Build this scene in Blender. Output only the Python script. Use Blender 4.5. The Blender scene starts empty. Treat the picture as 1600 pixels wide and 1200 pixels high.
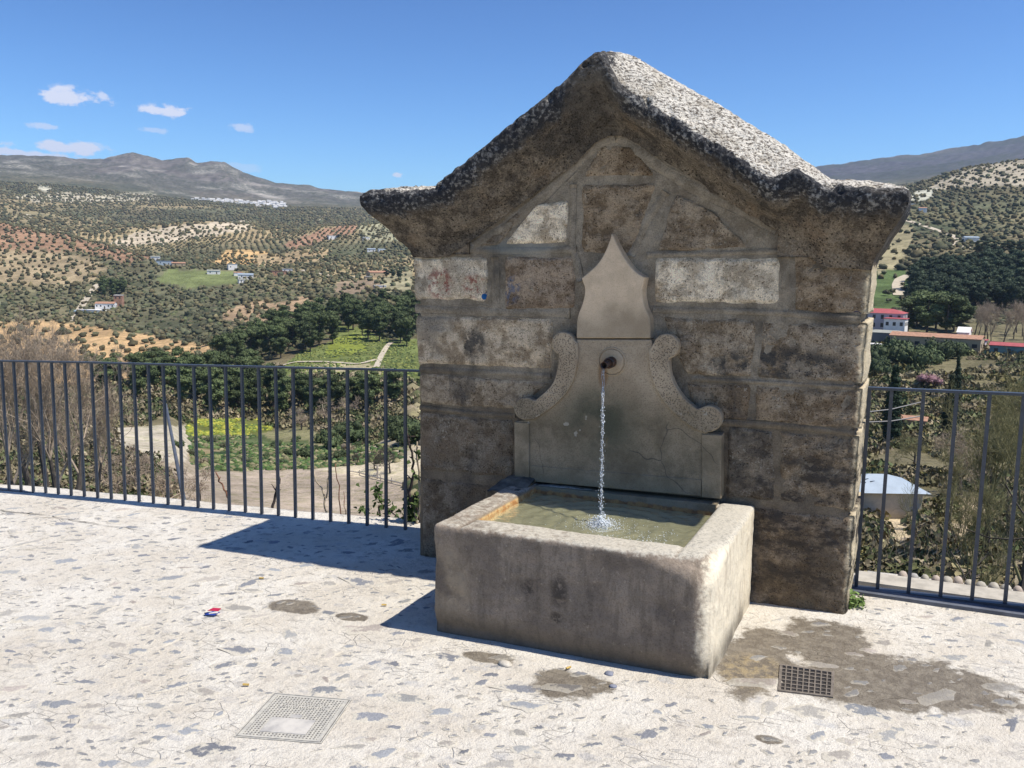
import bpy, math, random
import numpy as np
from mathutils import Matrix, Vector
rad = math.radians
random.seed(7)
rng = np.random.default_rng(11)
sc = bpy.context.scene
COL = sc.collection

# ------------------------------------------------------------------ camera
F = 1376.0          # focal length in units of a 1600-unit wide picture
EYE = 1.6
def _axes():
    d1 = np.array([-2250 - 800, -(390 - 600), -F], float)
    dz = np.array([650 - 800, -(10900 - 600), -F], float)
    up = -dz / np.linalg.norm(dz)
    X = -d1 / np.linalg.norm(d1)
    X = X - up * X.dot(up); X /= np.linalg.norm(X)
    return np.array([X, np.cross(up, X), up])
R = _axes()
cam = bpy.data.cameras.new('camera'); cam_o = bpy.data.objects.new('camera', cam); COL.objects.link(cam_o)
cam.sensor_width = 36; cam.lens = F / 1600 * 36
cam.clip_start = 0.05; cam.clip_end = 60000
M4 = Matrix([list(R[0]) + [0], list(R[1]) + [0], list(R[2]) + [EYE], [0, 0, 0, 1]])
cam_o.matrix_world = M4
sc.camera = cam_o

# ------------------------------------------------------------------ sky, sun, exposure
SUNV = Vector((0.55, 0.045, 1.0)).normalized()
el = math.asin(SUNV.z); az_s = math.atan2(SUNV.x, SUNV.y)
world = bpy.data.worlds.new('World'); sc.world = world; world.use_nodes = True
wt = world.node_tree; wt.nodes.clear()
wo = wt.nodes.new('ShaderNodeOutputWorld'); bg = wt.nodes.new('ShaderNodeBackground')
sky = wt.nodes.new('ShaderNodeTexSky'); sky.sky_type = 'NISHITA'; sky.sun_disc = False
sky.sun_elevation = el; sky.sun_rotation = az_s
sky.altitude = 600; sky.air_density = 1.0; sky.dust_density = 0.3; sky.ozone_density = 3.0
bg.inputs['Strength'].default_value = 0.13
def wn(t_): return wt.nodes.new('ShaderNode' + t_)
def wmul(c, k):
    q = wn('VectorMath'); q.operation = 'MULTIPLY'; wt.links.new(c, q.inputs[0]); q.inputs[1].default_value = k; return q.outputs[0]
gm = wn('Gamma'); gm.inputs[1].default_value = 1.6
wt.links.new(wmul(sky.outputs[0], (.13,) * 3), gm.inputs[0])
skyc = wmul(gm.outputs[0], (6.5, 7.6, 8.2))
# small fair weather clouds fixed in the sky: direction, half width, half height (degrees)
CLOUDS = [((118, 151), 1.75, .62, 1.0), ((160, 150), .55, .30, .8), ((250, 173), 1.30, .46, 1.0), ((69, 198), .60, .24, .6), ((238, 203), .85, .22, .45), ((376, 200), .85, .30, .6), ((100, 231), 2.2, .42, .95), ((35, 240), 2.3, .34, .9), ((150, 228), .8, .25, .4), ((621, 273), .38, .22, .85), ((375, 262), 1.3, .28, .3)]
def _dirpx(px, py):
    v = np.array([px - 800, -(py - 600), -F]) @ R.T; return v / np.linalg.norm(v)
tcw = wn('TexCoord')
nz = wn('TexNoise'); nz.inputs['Scale'].default_value = 46; nz.inputs['Detail'].default_value = 7; nz.inputs['Roughness'].default_value = .62
mpw = wn('Mapping'); mpw.inputs['Scale'].default_value = (1, 1, 1.7); wt.links.new(tcw.outputs['Generated'], mpw.inputs[0]); wt.links.new(mpw.outputs[0], nz.inputs['Vector'])
tot = None
for (cx, cy), hw_, hh_, op_ in CLOUDS:
    d = _dirpx(cx, cy)
    sub = wn('VectorMath'); sub.operation = 'SUBTRACT'; wt.links.new(tcw.outputs['Generated'], sub.inputs[0]); sub.inputs[1].default_value = tuple(d)
    dv = wn('VectorMath'); dv.operation = 'DIVIDE'; wt.links.new(sub.outputs[0], dv.inputs[0]); dv.inputs[1].default_value = (rad(hw_) * .72, rad(hw_) * 2, rad(hh_) * .80)
    ln = wn('VectorMath'); ln.operation = 'LENGTH'; wt.links.new(dv.outputs[0], ln.inputs[0])
    e = wn('Math'); e.operation = 'MULTIPLY_ADD'; wt.links.new(nz.outputs['Fac'], e.inputs[0]); e.inputs[1].default_value = -3.4; e.inputs[2].default_value = 1.70
    ad = wn('Math'); ad.operation = 'ADD'; wt.links.new(ln.outputs['Value'], ad.inputs[0]); wt.links.new(e.outputs[0], ad.inputs[1])
    mr = wn('MapRange'); mr.interpolation_type = 'SMOOTHSTEP'; wt.links.new(ad.outputs[0], mr.inputs[0]); mr.inputs[1].default_value = 1.15; mr.inputs[2].default_value = .55; mr.inputs[3].default_value = 0; mr.inputs[4].default_value = op_
    if tot is None: tot = mr.outputs[0]
    else:
        mx = wn('Math'); mx.operation = 'MAXIMUM'; wt.links.new(tot, mx.inputs[0]); wt.links.new(mr.outputs[0], mx.inputs[1]); tot = mx.outputs[0]
cm = wn('Mix'); cm.data_type = 'RGBA'; wt.links.new(tot, cm.inputs[0]); wt.links.new(skyc, cm.inputs[6]); cm.inputs[7].default_value = (4.3, 4.6, 5.6, 1)
wt.links.new(cm.outputs[2], bg.inputs[0]); wt.links.new(bg.outputs[0], wo.inputs[0])
sun = bpy.data.lights.new('sun', 'SUN'); sun.energy = 4.4; sun.angle = rad(0.55); sun.color = (1.0, 0.945, 0.85)
sun_o = bpy.data.objects.new('sun', sun); COL.objects.link(sun_o)
sun_o.rotation_euler = SUNV.to_track_quat('Z', 'Y').to_euler(); sun_o.location = (20, 5, 40)
sc.view_settings.view_transform = 'Standard'; sc.view_settings.look = 'None'
sc.view_settings.exposure = 0.52; sc.view_settings.gamma = 1.0; sc.view_settings.use_curve_mapping = False
sc.cycles.use_denoising = True
sc.cycles.max_bounces = 8; sc.cycles.volume_bounces = 0; sc.cycles.transparent_max_bounces = 16
HAZE = 6.0e-5

# ------------------------------------------------------------------ picture <-> place arithmetic (input convenience only)
def ray(px, py):
    v = np.stack([np.asarray(px, float) - 800, -(np.asarray(py, float) - 600), np.full(np.shape(px), -F)], -1)
    return v @ R.T
def onY(px, py, Y):
    r = ray(px, py); return (r[0] * Y / r[1], Y, EYE + r[2] * Y / r[1])
def onZ(px, py, Z):
    r = ray(px, py); t = (Z - EYE) / r[2]; return (r[0] * t, r[1] * t, Z)
def project(P):
    P = np.asarray(P, float) - np.array([0, 0, EYE])
    c = P @ R
    w = np.where(c[..., 2] < -1e-6, -c[..., 2], 1e-6)
    return 800 + F * c[..., 0] / w, 600 - F * c[..., 1] / w
def gz(x):
    u = np.asarray(x, float) + 0.2
    return np.where(u < 0, 0.0198 * u - 0.0034 * u * u, 0.015 * u)

# ------------------------------------------------------------------ numpy noise
def _h(i, j, k, s):
    n = (i * 374761393 + j * 668265263 + k * 2147483647 * 3 + s * 974634777) & 0xffffffff
    n = ((n ^ (n >> 13)) * 1274126177) & 0xffffffff
    n = ((n ^ (n >> 15)) * 2246822519) & 0xffffffff
    return ((n ^ (n >> 16)) & 0xffffff) / float(0xffffff)
def vnoise(x, y, z=0.0, s=0):
    x, y, z = np.broadcast_arrays(np.asarray(x, float), np.asarray(y, float), np.asarray(z, float))
    i = np.floor(x).astype(np.int64); j = np.floor(y).astype(np.int64); k = np.floor(z).astype(np.int64)
    fx, fy, fz = x - i, y - j, z - k
    fx = fx * fx * (3 - 2 * fx); fy = fy * fy * (3 - 2 * fy); fz = fz * fz * (3 - 2 * fz)
    r = 0
    for a in (0, 1):
        for b in (0, 1):
            for c in (0, 1):
                r = r + _h(i + a, j + b, k + c, s) * (fx if a else 1 - fx) * (fy if b else 1 - fy) * (fz if c else 1 - fz)
    return r * 2 - 1
def fbm(x, y, z=0.0, s=0, o=4):
    r = 0; a = 1.0; t = 0
    for q in range(o):
        r = r + a * vnoise(np.asarray(x) * 2 ** q, np.asarray(y) * 2 ** q, np.asarray(z) * 2 ** q, s + q * 17); t += a; a *= 0.5
    return r / t

# ------------------------------------------------------------------ objects
def tag(o, label=None, cat=None, group=None, kind=None):
    if label: o['label'] = label
    if cat: o['category'] = cat
    if group: o['group'] = group
    if kind: o['kind'] = kind
    return o
def empty(name, loc, rz=0, **k):
    o = bpy.data.objects.new(name, None); COL.objects.link(o); o.location = loc; o.rotation_euler[2] = rz
    o.empty_display_size = 0.1
    return tag(o, **k)
def mesh_data(name, V, Fs, mat=None, smooth=False, col=None):
    me = bpy.data.meshes.new(name)
    V = np.asarray(V, np.float32)
    if isinstance(Fs, np.ndarray):
        n, k = Fs.shape
        me.vertices.add(len(V)); me.vertices.foreach_set('co', V.ravel())
        me.loops.add(n * k); me.loops.foreach_set('vertex_index', Fs.astype(np.int32).ravel())
        me.polygons.add(n)
        me.polygons.foreach_set('loop_start', np.arange(0, n * k, k, dtype=np.int32))
        me.polygons.foreach_set('loop_total', np.full(n, k, np.int32))
        me.update(calc_edges=True)
    else:
        me.from_pydata([tuple(map(float, v)) for v in V], [], [tuple(f) for f in Fs]); me.update()
    if smooth: me.polygons.foreach_set('use_smooth', np.ones(len(me.polygons), bool))
    if col is not None:
        at = me.color_attributes.new('col', 'FLOAT_COLOR', 'POINT')
        c = np.ones((len(V), 4), np.float32); c[:, :3] = col
        at.data.foreach_set('color', c.ravel())
    if mat: me.materials.append(mat)
    return me
def obj(name, V, Fs, mat, parent=None, smooth=False, col=None, loc=None):
    """V in world coordinates; a parented mesh is made local to its thing's base."""
    V = np.asarray(V, float)
    off = np.array(parent.location) if parent is not None else (np.array(loc) if loc is not None else np.zeros(3))
    if parent is not None and parent.parent is not None: off = off + np.array(parent.parent.location)
    o = bpy.data.objects.new(name, mesh_data(name, V - off, Fs, mat, smooth, col)); COL.objects.link(o)
    if parent is not None: o.parent = parent
    elif loc is not None: o.location = loc
    return o
def link(name, me, loc, rz=0, s=1, parent=None):
    o = bpy.data.objects.new(name, me); COL.objects.link(o); o.location = loc; o.rotation_euler[2] = rz
    o.scale = (s, s, s) if np.isscalar(s) else s
    if parent is not None: o.parent = parent
    return o
class MB:
    def __init__(s): s.v = []; s.f = []
    def add(s, V, Fs):
        n = len(s.v); s.v += [tuple(p) for p in V]; s.f += [tuple(i + n for i in f) for f in Fs]; return s
    def box(s, a, b, rz=0, c=None):
        x0, y0, z0 = a; x1, y1, z1 = b
        V = [(x0, y0, z0), (x1, y0, z0), (x1, y1, z0), (x0, y1, z0), (x0, y0, z1), (x1, y0, z1), (x1, y1, z1), (x0, y1, z1)]
        if rz:
            cx, cy = c or ((x0 + x1) / 2, (y0 + y1) / 2); co, si = math.cos(rz), math.sin(rz)
            V = [(cx + (x - cx) * co - (y - cy) * si, cy + (x - cx) * si + (y - cy) * co, z) for x, y, z in V]
        return s.add(V, [(0, 3, 2, 1), (4, 5, 6, 7), (0, 1, 5, 4), (1, 2, 6, 5), (2, 3, 7, 6), (3, 0, 4, 7)])
    def tube(s, P, rs, n=8, cap=True):
        P = [Vector(p) for p in P]; m = len(P)
        if np.isscalar(rs): rs = [rs] * m
        rings = []
        ref = None
        for i in range(m):
            t = (P[min(i + 1, m - 1)] - P[max(i - 1, 0)]).normalized()
            if ref is None: ref = Vector((0, 0, 1)) if abs(t.z) < .9 else Vector((1, 0, 0))
            a = t.cross(ref).normalized(); b = t.cross(a).normalized(); ref = -b.cross(t).cross(t) if False else ref
            rings.append([P[i] + (a * math.cos(2 * math.pi * k / n) + b * math.sin(2 * math.pi * k / n)) * rs[i] for k in range(n)])
        V = [p for r in rings for p in r]
        Fs = [(i * n + k, i * n + (k + 1) % n, (i + 1) * n + (k + 1) % n, (i + 1) * n + k) for i in range(m - 1) for k in range(n)]
        if cap: Fs += [tuple(range(n))[::-1], tuple((m - 1) * n + k for k in range(n))]
        return s.add(V, Fs)
    def build(s, name, mat, parent=None, smooth=False, loc=None): return obj(name, s.v, s.f, mat, parent, smooth, loc=loc)

# ------------------------------------------------------------------ materials
class NT:
    def __init__(s, name):
        s.m = bpy.data.materials.new(name); s.m.use_nodes = True; s.t = s.m.node_tree; s.t.nodes.clear()
        s.out = s.n('OutputMaterial'); s.b = s.n('BsdfPrincipled'); s.l(s.b.outputs[0], s.out.inputs[0])
        s.b.inputs['Roughness'].default_value = 0.85
        s.pos = s.n('NewGeometry').outputs['Position']
        s.obj = s.n('TexCoord').outputs['Object']
    def n(s, t): return s.t.nodes.new('ShaderNode' + t)
    def l(s, a, b): s.t.links.new(a, b)
    def set(s, sock, v):
        if hasattr(v, 'links') or isinstance(v, bpy.types.NodeSocket): s.l(v, sock)
        else:
            if isinstance(v, tuple) and len(v) == 3 and sock.type == 'RGBA': v = v + (1,)
            sock.default_value = v
    def noise(s, scale, detail=4, rough=.55, vec=None, dist=0):
        q = s.n('TexNoise'); s.l(vec or s.pos, q.inputs['Vector'])
        q.inputs['Scale'].default_value = scale; q.inputs['Detail'].default_value = detail
        q.inputs['Roughness'].default_value = rough; q.inputs['Distortion'].default_value = dist
        return q.outputs['Fac']
    def vor(s, scale, vec=None, feat='F1', rnd=1, out='Distance'):
        q = s.n('TexVoronoi'); q.feature = feat; s.l(vec or s.pos, q.inputs['Vector'])
        q.inputs['Scale'].default_value = scale; q.inputs['Randomness'].default_value = rnd
        return q.outputs[out]
    def ramp(s, fac, a, b, va=0.0, vb=1.0):
        q = s.n('MapRange'); q.interpolation_type = 'SMOOTHSTEP'; s.set(q.inputs[0], fac)
        for i, v in enumerate((a, b, va, vb)): s.set(q.inputs[i + 1], v)
        return q.outputs[0]
    def mix(s, f, a, b, mode='MIX'):
        q = s.n('Mix'); q.data_type = 'RGBA'; q.blend_type = mode
        s.set(q.inputs[0], f); s.set(q.inputs[6], a); s.set(q.inputs[7], b); return q.outputs[2]
    def math(s, op, a, b=0.0, c=None):
        q = s.n('Math'); q.operation = op; s.set(q.inputs[0], a); s.set(q.inputs[1], b)
        if c is not None: s.set(q.inputs[2], c)
        return q.outputs[0]
    def scaled(s, v, sc_, rot=(0, 0, 0), loc=(0, 0, 0)):
        q = s.n('Mapping'); s.l(v, q.inputs[0]); q.inputs['Scale'].default_value = sc_
        q.inputs['Rotation'].default_value = rot; q.inputs['Location'].default_value = loc; return q.outputs[0]
    def spot(s, c, r, soft=.5):
        """1 inside an ellipsoid of centre c, radii r (world), fading outwards"""
        q = s.n('VectorMath'); q.operation = 'SUBTRACT'; s.l(s.pos, q.inputs[0]); q.inputs[1].default_value = c
        d = s.n('VectorMath'); d.operation = 'DIVIDE'; s.l(q.outputs[0], d.inputs[0]); d.inputs[1].default_value = r
        e = s.n('VectorMath'); e.operation = 'LENGTH'; s.l(d.outputs[0], e.inputs[0])
        return s.ramp(e.outputs['Value'], 1.0, 1.0 - soft)
    def axis(s, k):
        q = s.n('SeparateXYZ'); s.l(s.pos, q.inputs[0]); return q.outputs[k]
    def bump(s, h, dist, strength=1.0, prev=None):
        q = s.n('Bump'); s.set(q.inputs['Height'], h); q.inputs['Distance'].default_value = dist
        q.inputs['Strength'].default_value = strength
        if prev is not None: s.l(prev, q.inputs['Normal'])
        return q.outputs[0]
    def fin(s, col, normal=None, rough=None, spec=None):
        s.set(s.b.inputs['Base Color'], col)
        if normal is not None: s.l(normal, s.b.inputs['Normal'])
        if rough is not None: s.set(s.b.inputs['Roughness'], rough)
        if spec is not None: s.set(s.b.inputs['Specular IOR Level'], spec)
        return s.m

def m_wallstone():
    t = NT('weathered_calcarenite')
    oi = t.n('ObjectInfo')
    base = oi.outputs['Color']
    n1 = t.noise(3.2, 5, .62); n2 = t.noise(14, 6, .68); n3 = t.noise(75, 4, .7); n4 = t.noise(1.4, 3, .5)
    c = t.mix(t.ramp(n2, .38, .60), t.mix(1.0, base, (.52, .47, .42), 'MULTIPLY'), t.mix(1.0, base, (1.12, 1.10, 1.08), 'MULTIPLY'))
    c = t.mix(t.ramp(n1, .50, .66), c, t.mix(.55, base, (.16, .095, .045)))                  # rust-brown patches
    c = t.mix(t.ramp(n4, .52, .68), c, t.mix(.6, base, (.085, .08, .075)))                   # grey crust
    # pale lichen / lime speckle
    sp = t.math('MULTIPLY', t.ramp(n3, .56, .66), t.ramp(t.noise(6, 3, .6), .46, .6))
    c = t.mix(t.math('MULTIPLY', sp, .75), c, (.46, .42, .34))
    mo = t.ramp(t.noise(5, 7, .72), .55, .66); c = t.mix(t.math('MULTIPLY', mo, .55), c, (.215, .19, .15))
    g1 = t.noise(150, 3, .75); g2 = t.noise(260, 2, .8)
    c = t.mix(t.math('MULTIPLY', t.ramp(g1, .50, .40), .60), c, t.mix(1.0, c, (.42, .38, .34), 'MULTIPLY'))
    c = t.mix(t.math('MULTIPLY', t.ramp(g2, .54, .64), .40), c, t.mix(1.0, c, (1.9, 1.85, 1.75), 'MULTIPLY'))
    # black crust drips
    vv = t.scaled(t.pos, (3.0, 3.0, 1.1))
    dr = t.ramp(t.noise(1.6, 6, .7, vv), .56, .68)
    c = t.mix(t.math('MULTIPLY', dr, .55), c, (.055, .052, .05))
    # pits
    p = t.math('MAXIMUM', t.ramp(t.vor(85, dist_vec(t, 85)), .08, .30), t.ramp(t.noise(6.5, 5, .65), .56, .44))
    p2 = t.ramp(t.vor(34, dist_vec(t, 40)), .05, .16)
    pm = t.math('MULTIPLY', p, p2)
    c = t.mix(t.math('SUBTRACT', 1.0, pm), c, t.mix(1.0, c, (.34, .30, .26), 'MULTIPLY'))
    # old paint marks: faded red and blue
    nr = t.noise(30, 4, .7)
    red = t.math('MULTIPLY', t.math('MAXIMUM', t.spot((-2.37, 4.25, 1.50), (.10, .4, .11)), t.math('MAXIMUM', t.spot((-2.16, 4.25, 1.49), (.10, .4, .08)), t.spot((-2.30, 4.25, 1.37), (.04, .4, .06)))), t.ramp(nr, .47, .56))
    c = t.mix(t.math('MULTIPLY', red, .75), c, (.30, .075, .055))
    blu = t.math('MULTIPLY', t.math('MAXIMUM', t.spot((-2.02, 4.25, 1.435), (.14, .4, .06)), t.spot((-1.93, 4.25, 1.49), (.05, .4, .08))), t.ramp(nr, .44, .56))
    c = t.mix(t.math('MULTIPLY', blu, .7), c, (.10, .14, .22))
    c = t.mix(t.ramp(t.spot((-2.1, 4.25, 1.437), (.02, .4, .02), .6), .1, .5), c, (.02, .12, .33))
    c = t.mix(t.ramp(t.spot((-.235, 4.25, 1.40), (.028, .3, .03), .5), .1, .7), c, (.035, .035, .10))
    # dark graffiti on the third course right, soot at left
    ds = t.math('MULTIPLY', t.math('MAXIMUM', t.spot((-.50, 4.25, 1.16), (.30, .4, .11), .5), t.math('MAXIMUM', t.spot((-.78, 4.25, 1.14), (.16, .4, .09)), t.spot((-2.16, 4.25, 1.18), (.10, .4, .10)))), t.ramp(t.noise(13, 5, .7), .42, .56))
    c = t.mix(t.math('MULTIPLY', ds, .8), c, (.05, .052, .052))
    # pale right flank of the wall, sunlight painted into its colour
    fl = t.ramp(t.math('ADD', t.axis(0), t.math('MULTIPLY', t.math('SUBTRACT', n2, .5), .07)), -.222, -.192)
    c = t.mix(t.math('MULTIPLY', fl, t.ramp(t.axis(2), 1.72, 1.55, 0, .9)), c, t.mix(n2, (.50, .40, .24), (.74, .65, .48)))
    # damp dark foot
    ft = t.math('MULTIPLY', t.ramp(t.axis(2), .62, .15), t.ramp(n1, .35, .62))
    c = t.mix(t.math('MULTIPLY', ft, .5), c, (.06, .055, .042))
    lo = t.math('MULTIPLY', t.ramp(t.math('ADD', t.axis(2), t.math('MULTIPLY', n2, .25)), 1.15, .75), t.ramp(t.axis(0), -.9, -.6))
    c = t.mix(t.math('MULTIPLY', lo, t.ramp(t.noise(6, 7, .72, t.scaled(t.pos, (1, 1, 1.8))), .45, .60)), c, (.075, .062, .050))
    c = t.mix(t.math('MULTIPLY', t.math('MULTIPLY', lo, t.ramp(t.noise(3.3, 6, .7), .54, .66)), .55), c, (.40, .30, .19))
    h = t.math('ADD', t.math('MULTIPLY', n2, 1.0), t.math('ADD', t.math('MULTIPLY', n3, .5), t.math('MULTIPLY', g1, .25)))
    h = t.math('ADD', h, t.math('MULTIPLY', pm, .55))
    h = t.math('ADD', h, t.math('MULTIPLY', t.noise(1, 6, .7, t.scaled(t.pos, (9, 9, 34))), .5))
    return t.fin(c, t.bump(h, .016, .9), .93, .25)
def dist_vec(t, sc_, amt=.02):
    q = t.n('TexNoise'); t.l(t.pos, q.inputs['Vector']); q.inputs['Scale'].default_value = sc_ * .35
    a = t.n('VectorMath'); a.operation = 'MULTIPLY_ADD'; t.l(q.outputs['Color'], a.inputs[0]); a.inputs[1].default_value = (amt,) * 3
    t.l(t.pos, a.inputs[2]); return a.outputs[0]
def m_mortar():
    t = NT('grey_mortar'); n = t.noise(9, 6, .65); n2 = t.noise(60, 4, .7)
    c = t.mix(t.ramp(n, .35, .65), (.205, .168, .122), (.345, .29, .215))
    c = t.mix(t.ramp(t.noise(2.2, 4, .6), .5, .68), c, (.105, .088, .068))
    c = t.mix(t.ramp(n2, .6, .7), c, (.26, .235, .185))
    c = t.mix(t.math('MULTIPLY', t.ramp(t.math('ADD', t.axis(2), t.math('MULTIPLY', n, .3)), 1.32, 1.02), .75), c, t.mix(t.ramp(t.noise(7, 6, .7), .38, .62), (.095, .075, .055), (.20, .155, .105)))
    c = t.mix(t.math('MULTIPLY', t.ramp(t.noise(5, 7, .72), .5, .62), .6), c, (.17, .135, .095))
    g1 = t.noise(150, 3, .75); c = t.mix(t.math('MULTIPLY', t.ramp(g1, .50, .40), .5), c, t.mix(1.0, c, (.5, .47, .43), 'MULTIPLY'))
    c = t.mix(t.math('MULTIPLY', t.ramp(g1, .56, .66), .4), c, t.mix(1.0, c, (1.6, 1.55, 1.5), 'MULTIPLY'))
    bl = t.math('MULTIPLY', t.spot((-1.9, 4.26, 1.70), (.28, .4, .06), .6), .6)
    c = t.mix(bl, c, (.21, .225, .21))
    vv = t.scaled(t.pos, (3.0, 3.0, 1.1)); c = t.mix(t.math('MULTIPLY', t.ramp(t.noise(1.6, 6, .7, vv), .56, .68), .5), c, (.06, .056, .05))
    return t.fin(c, t.bump(t.math('ADD', n, t.math('MULTIPLY', n2, .5)), .012, .8), .95, .2)
def m_cornice():
    t = NT('lichened_cornice_stone')
    n1 = t.noise(10, 6, .7); n2 = t.noise(46, 5, .72); n3 = t.noise(24, 6, .75, dist_vec(t, 20, .05))
    tc = t.n('Attribute'); tc.attribute_name = 'crust'; crust = tc.outputs['Fac']   # where the black crust grows (fascia), see sweep
    brown = t.mix(t.ramp(n1, .40, .60), (.10, .083, .065), (.26, .215, .16))
    brown = t.mix(t.ramp(t.noise(4, 5, .65), .54, .68), brown, (.235, .18, .125))
    brown = t.mix(t.math('MULTIPLY', t.ramp(n2, .54, .66), .6), brown, (.30, .255, .195))
    brown = t.mix(t.math('MULTIPLY', t.ramp(t.noise(2.4, 6, .7), .50, .62), .6), brown, (.062, .058, .054))
    p = t.ramp(t.vor(60, dist_vec(t, 60)), .12, .30)
    brown = t.mix(t.math('MULTIPLY', t.math('SUBTRACT', 1.0, p), t.ramp(t.noise(9, 4, .6), .42, .60)), brown, (.040, .034, .028))
    g1 = t.noise(120, 3, .78); g2 = t.noise(55, 5, .75)
    brown = t.mix(t.math('MULTIPLY', t.ramp(g1, .51, .42), .7), brown, t.mix(1.0, brown, (.36, .33, .31), 'MULTIPLY'))
    brown = t.mix(t.math('MULTIPLY', t.ramp(g2, .54, .64), .5), brown, t.mix(1.0, brown, (1.9, 1.85, 1.75), 'MULTIPLY'))
    black = t.mix(t.math('MULTIPLY', t.ramp(n2, .48, .64), t.ramp(t.noise(7, 4, .6), .36, .60, .30, 1)), (.036, .037, .042), (.34, .33, .31))
    black = t.mix(t.math('MULTIPLY', t.ramp(t.noise(3.5, 6, .7), .52, .66), .45), black, (.13, .115, .095))
    nn = t.math('ADD', crust, t.math('MULTIPLY', t.math('SUBTRACT', n1, .5), 1.9))
    c = t.mix(t.ramp(nn, .25, .75), brown, black)
    # pale lichen coat on weather side
    wl = t.n('Attribute'); wl.attribute_name = 'lichen'
    q = t.math('ADD', wl.outputs['Fac'], t.math('ADD', t.math('MULTIPLY', t.math('SUBTRACT', n3, .5), 1.5), t.math('MULTIPLY', t.math('SUBTRACT', t.noise(5, 5, .6), .5), 1.5)))
    li = t.mix(t.ramp(t.noise(70, 6, .75, t.scaled(t.pos, (.7, 1, 1.3))), .43, .52), (.13, .108, .085), t.mix(t.ramp(t.noise(9, 5, .65), .30, .55), (.50, .45, .37), (.74, .69, .60)))
    c = t.mix(t.ramp(q, .50, .68), c, li)
    ap = t.math('MULTIPLY', t.spot((-1.43, 4.05, 2.42), (.20, .5, .17), .6), t.ramp(n1, .35, .6))
    c = t.mix(t.math('MULTIPLY', ap, .7), c, (.14, .125, .105))
    h = t.math('ADD', n1, t.math('ADD', t.math('MULTIPLY', n2, .55), t.math('ADD', t.math('MULTIPLY', p, .5), t.math('MULTIPLY', g1, .3))))
    return t.fin(c, t.bump(h, .028, .95), .95, .2)
def m_panel():
    t = NT('tooled_limestone_panel')
    n = t.noise(5, 5, .6); n2 = t.noise(26, 4, .6); z = t.axis(2)
    c = t.mix(t.ramp(n, .35, .65), (.35, .27, .18), (.47, .37, .255))
    c = t.mix(t.ramp(t.math('ADD', z, t.math('MULTIPLY', n, .25)), 1.42, 1.62), c, t.mix(t.ramp(t.noise(9, 6, .65), .35, .65), (.58, .445, .30), (.72, .555, .38)))
    # grey-green damp under the spout
    wet = t.math('MULTIPLY', t.ramp(t.math('ADD', z, t.math('MULTIPLY', t.noise(4, 4, .6), .5)), 1.34, .98), 1.0)
    c = t.mix(t.math('MULTIPLY', wet, .82), c, t.mix(t.ramp(t.noise(7, 7, .7), .35, .65), (.115, .092, .056), (.26, .21, .14)))
    c = t.mix(t.math('MULTIPLY', t.spot((-1.41, 4.2, .83), (.30, .4, .30), .8), t.ramp(n, .3, .6)), c, (.09, .088, .058))
    c = t.mix(t.math('MULTIPLY', t.spot((-1.40, 4.2, 1.07), (.035, .3, .09), .5), .7), c, (.20, .11, .05))
    c = t.mix(t.math('MULTIPLY', t.ramp(z, .60, .46), t.ramp(n, .38, .6)), c, (.20, .175, .115))
    rl = t.math('MULTIPLY', t.ramp(t.math('ADD', z, t.math('MULTIPLY', t.math('SUBTRACT', n2, .5), .03)), .450, .438), .9); c = t.mix(rl, c, t.mix(t.ramp(n2, .4, .6), (.36, .20, .07), (.20, .09, .03)))
    # pale chips
    gp = t.noise(170, 3, .75); c = t.mix(t.math('MULTIPLY', t.ramp(gp, .48, .38), .45), c, t.mix(1.0, c, (.6, .55, .5), 'MULTIPLY'))
    ch = t.math('MULTIPLY', t.ramp(t.noise(16, 3, .5), .64, .66), t.math('MAXIMUM', t.spot((-1.80, 4.2, .86), (.2, .4, .18)), t.math('MAXIMUM', t.spot((-.88, 4.2, .83), (.22, .4, .2)), t.spot((-1.62, 4.2, .78), (.3, .4, .15)))))
    c = t.mix(ch, c, (.36, .32, .25))
    # punched dimples on the scroll bands and around the ring
    d = t.ramp(t.vor(125, None, rnd=.85), .24, .44)
    at = t.n('Attribute'); at.attribute_name = 'punch'
    dm = t.math('MULTIPLY', t.math('SUBTRACT', 1.0, d), at.outputs['Fac'])
    c = t.mix(t.math('MULTIPLY', dm, .75), c, (.10, .078, .055))
    # cracks
    ck = t.ramp(t.vor(1.7, dist_vec(t, 14, .22), 'DISTANCE_TO_EDGE'), .0, .005, .8, 0.0)
    ck = t.math('MULTIPLY', ck, t.math('MAXIMUM', t.spot((-1.02, 4.2, .68), (.26, .4, .20), .3), t.spot((-1.72, 4.2, .62), (.18, .4, .12), .3)))
    c = t.mix(ck, c, (.045, .04, .035))
    h = t.math('SUBTRACT', t.math('MULTIPLY', n2, .5), t.math('MULTIPLY', dm, .5))
    return t.fin(c, t.bump(h, .007, .8), t.ramp(z, .9, .6, .85, .62), .3)
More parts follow.
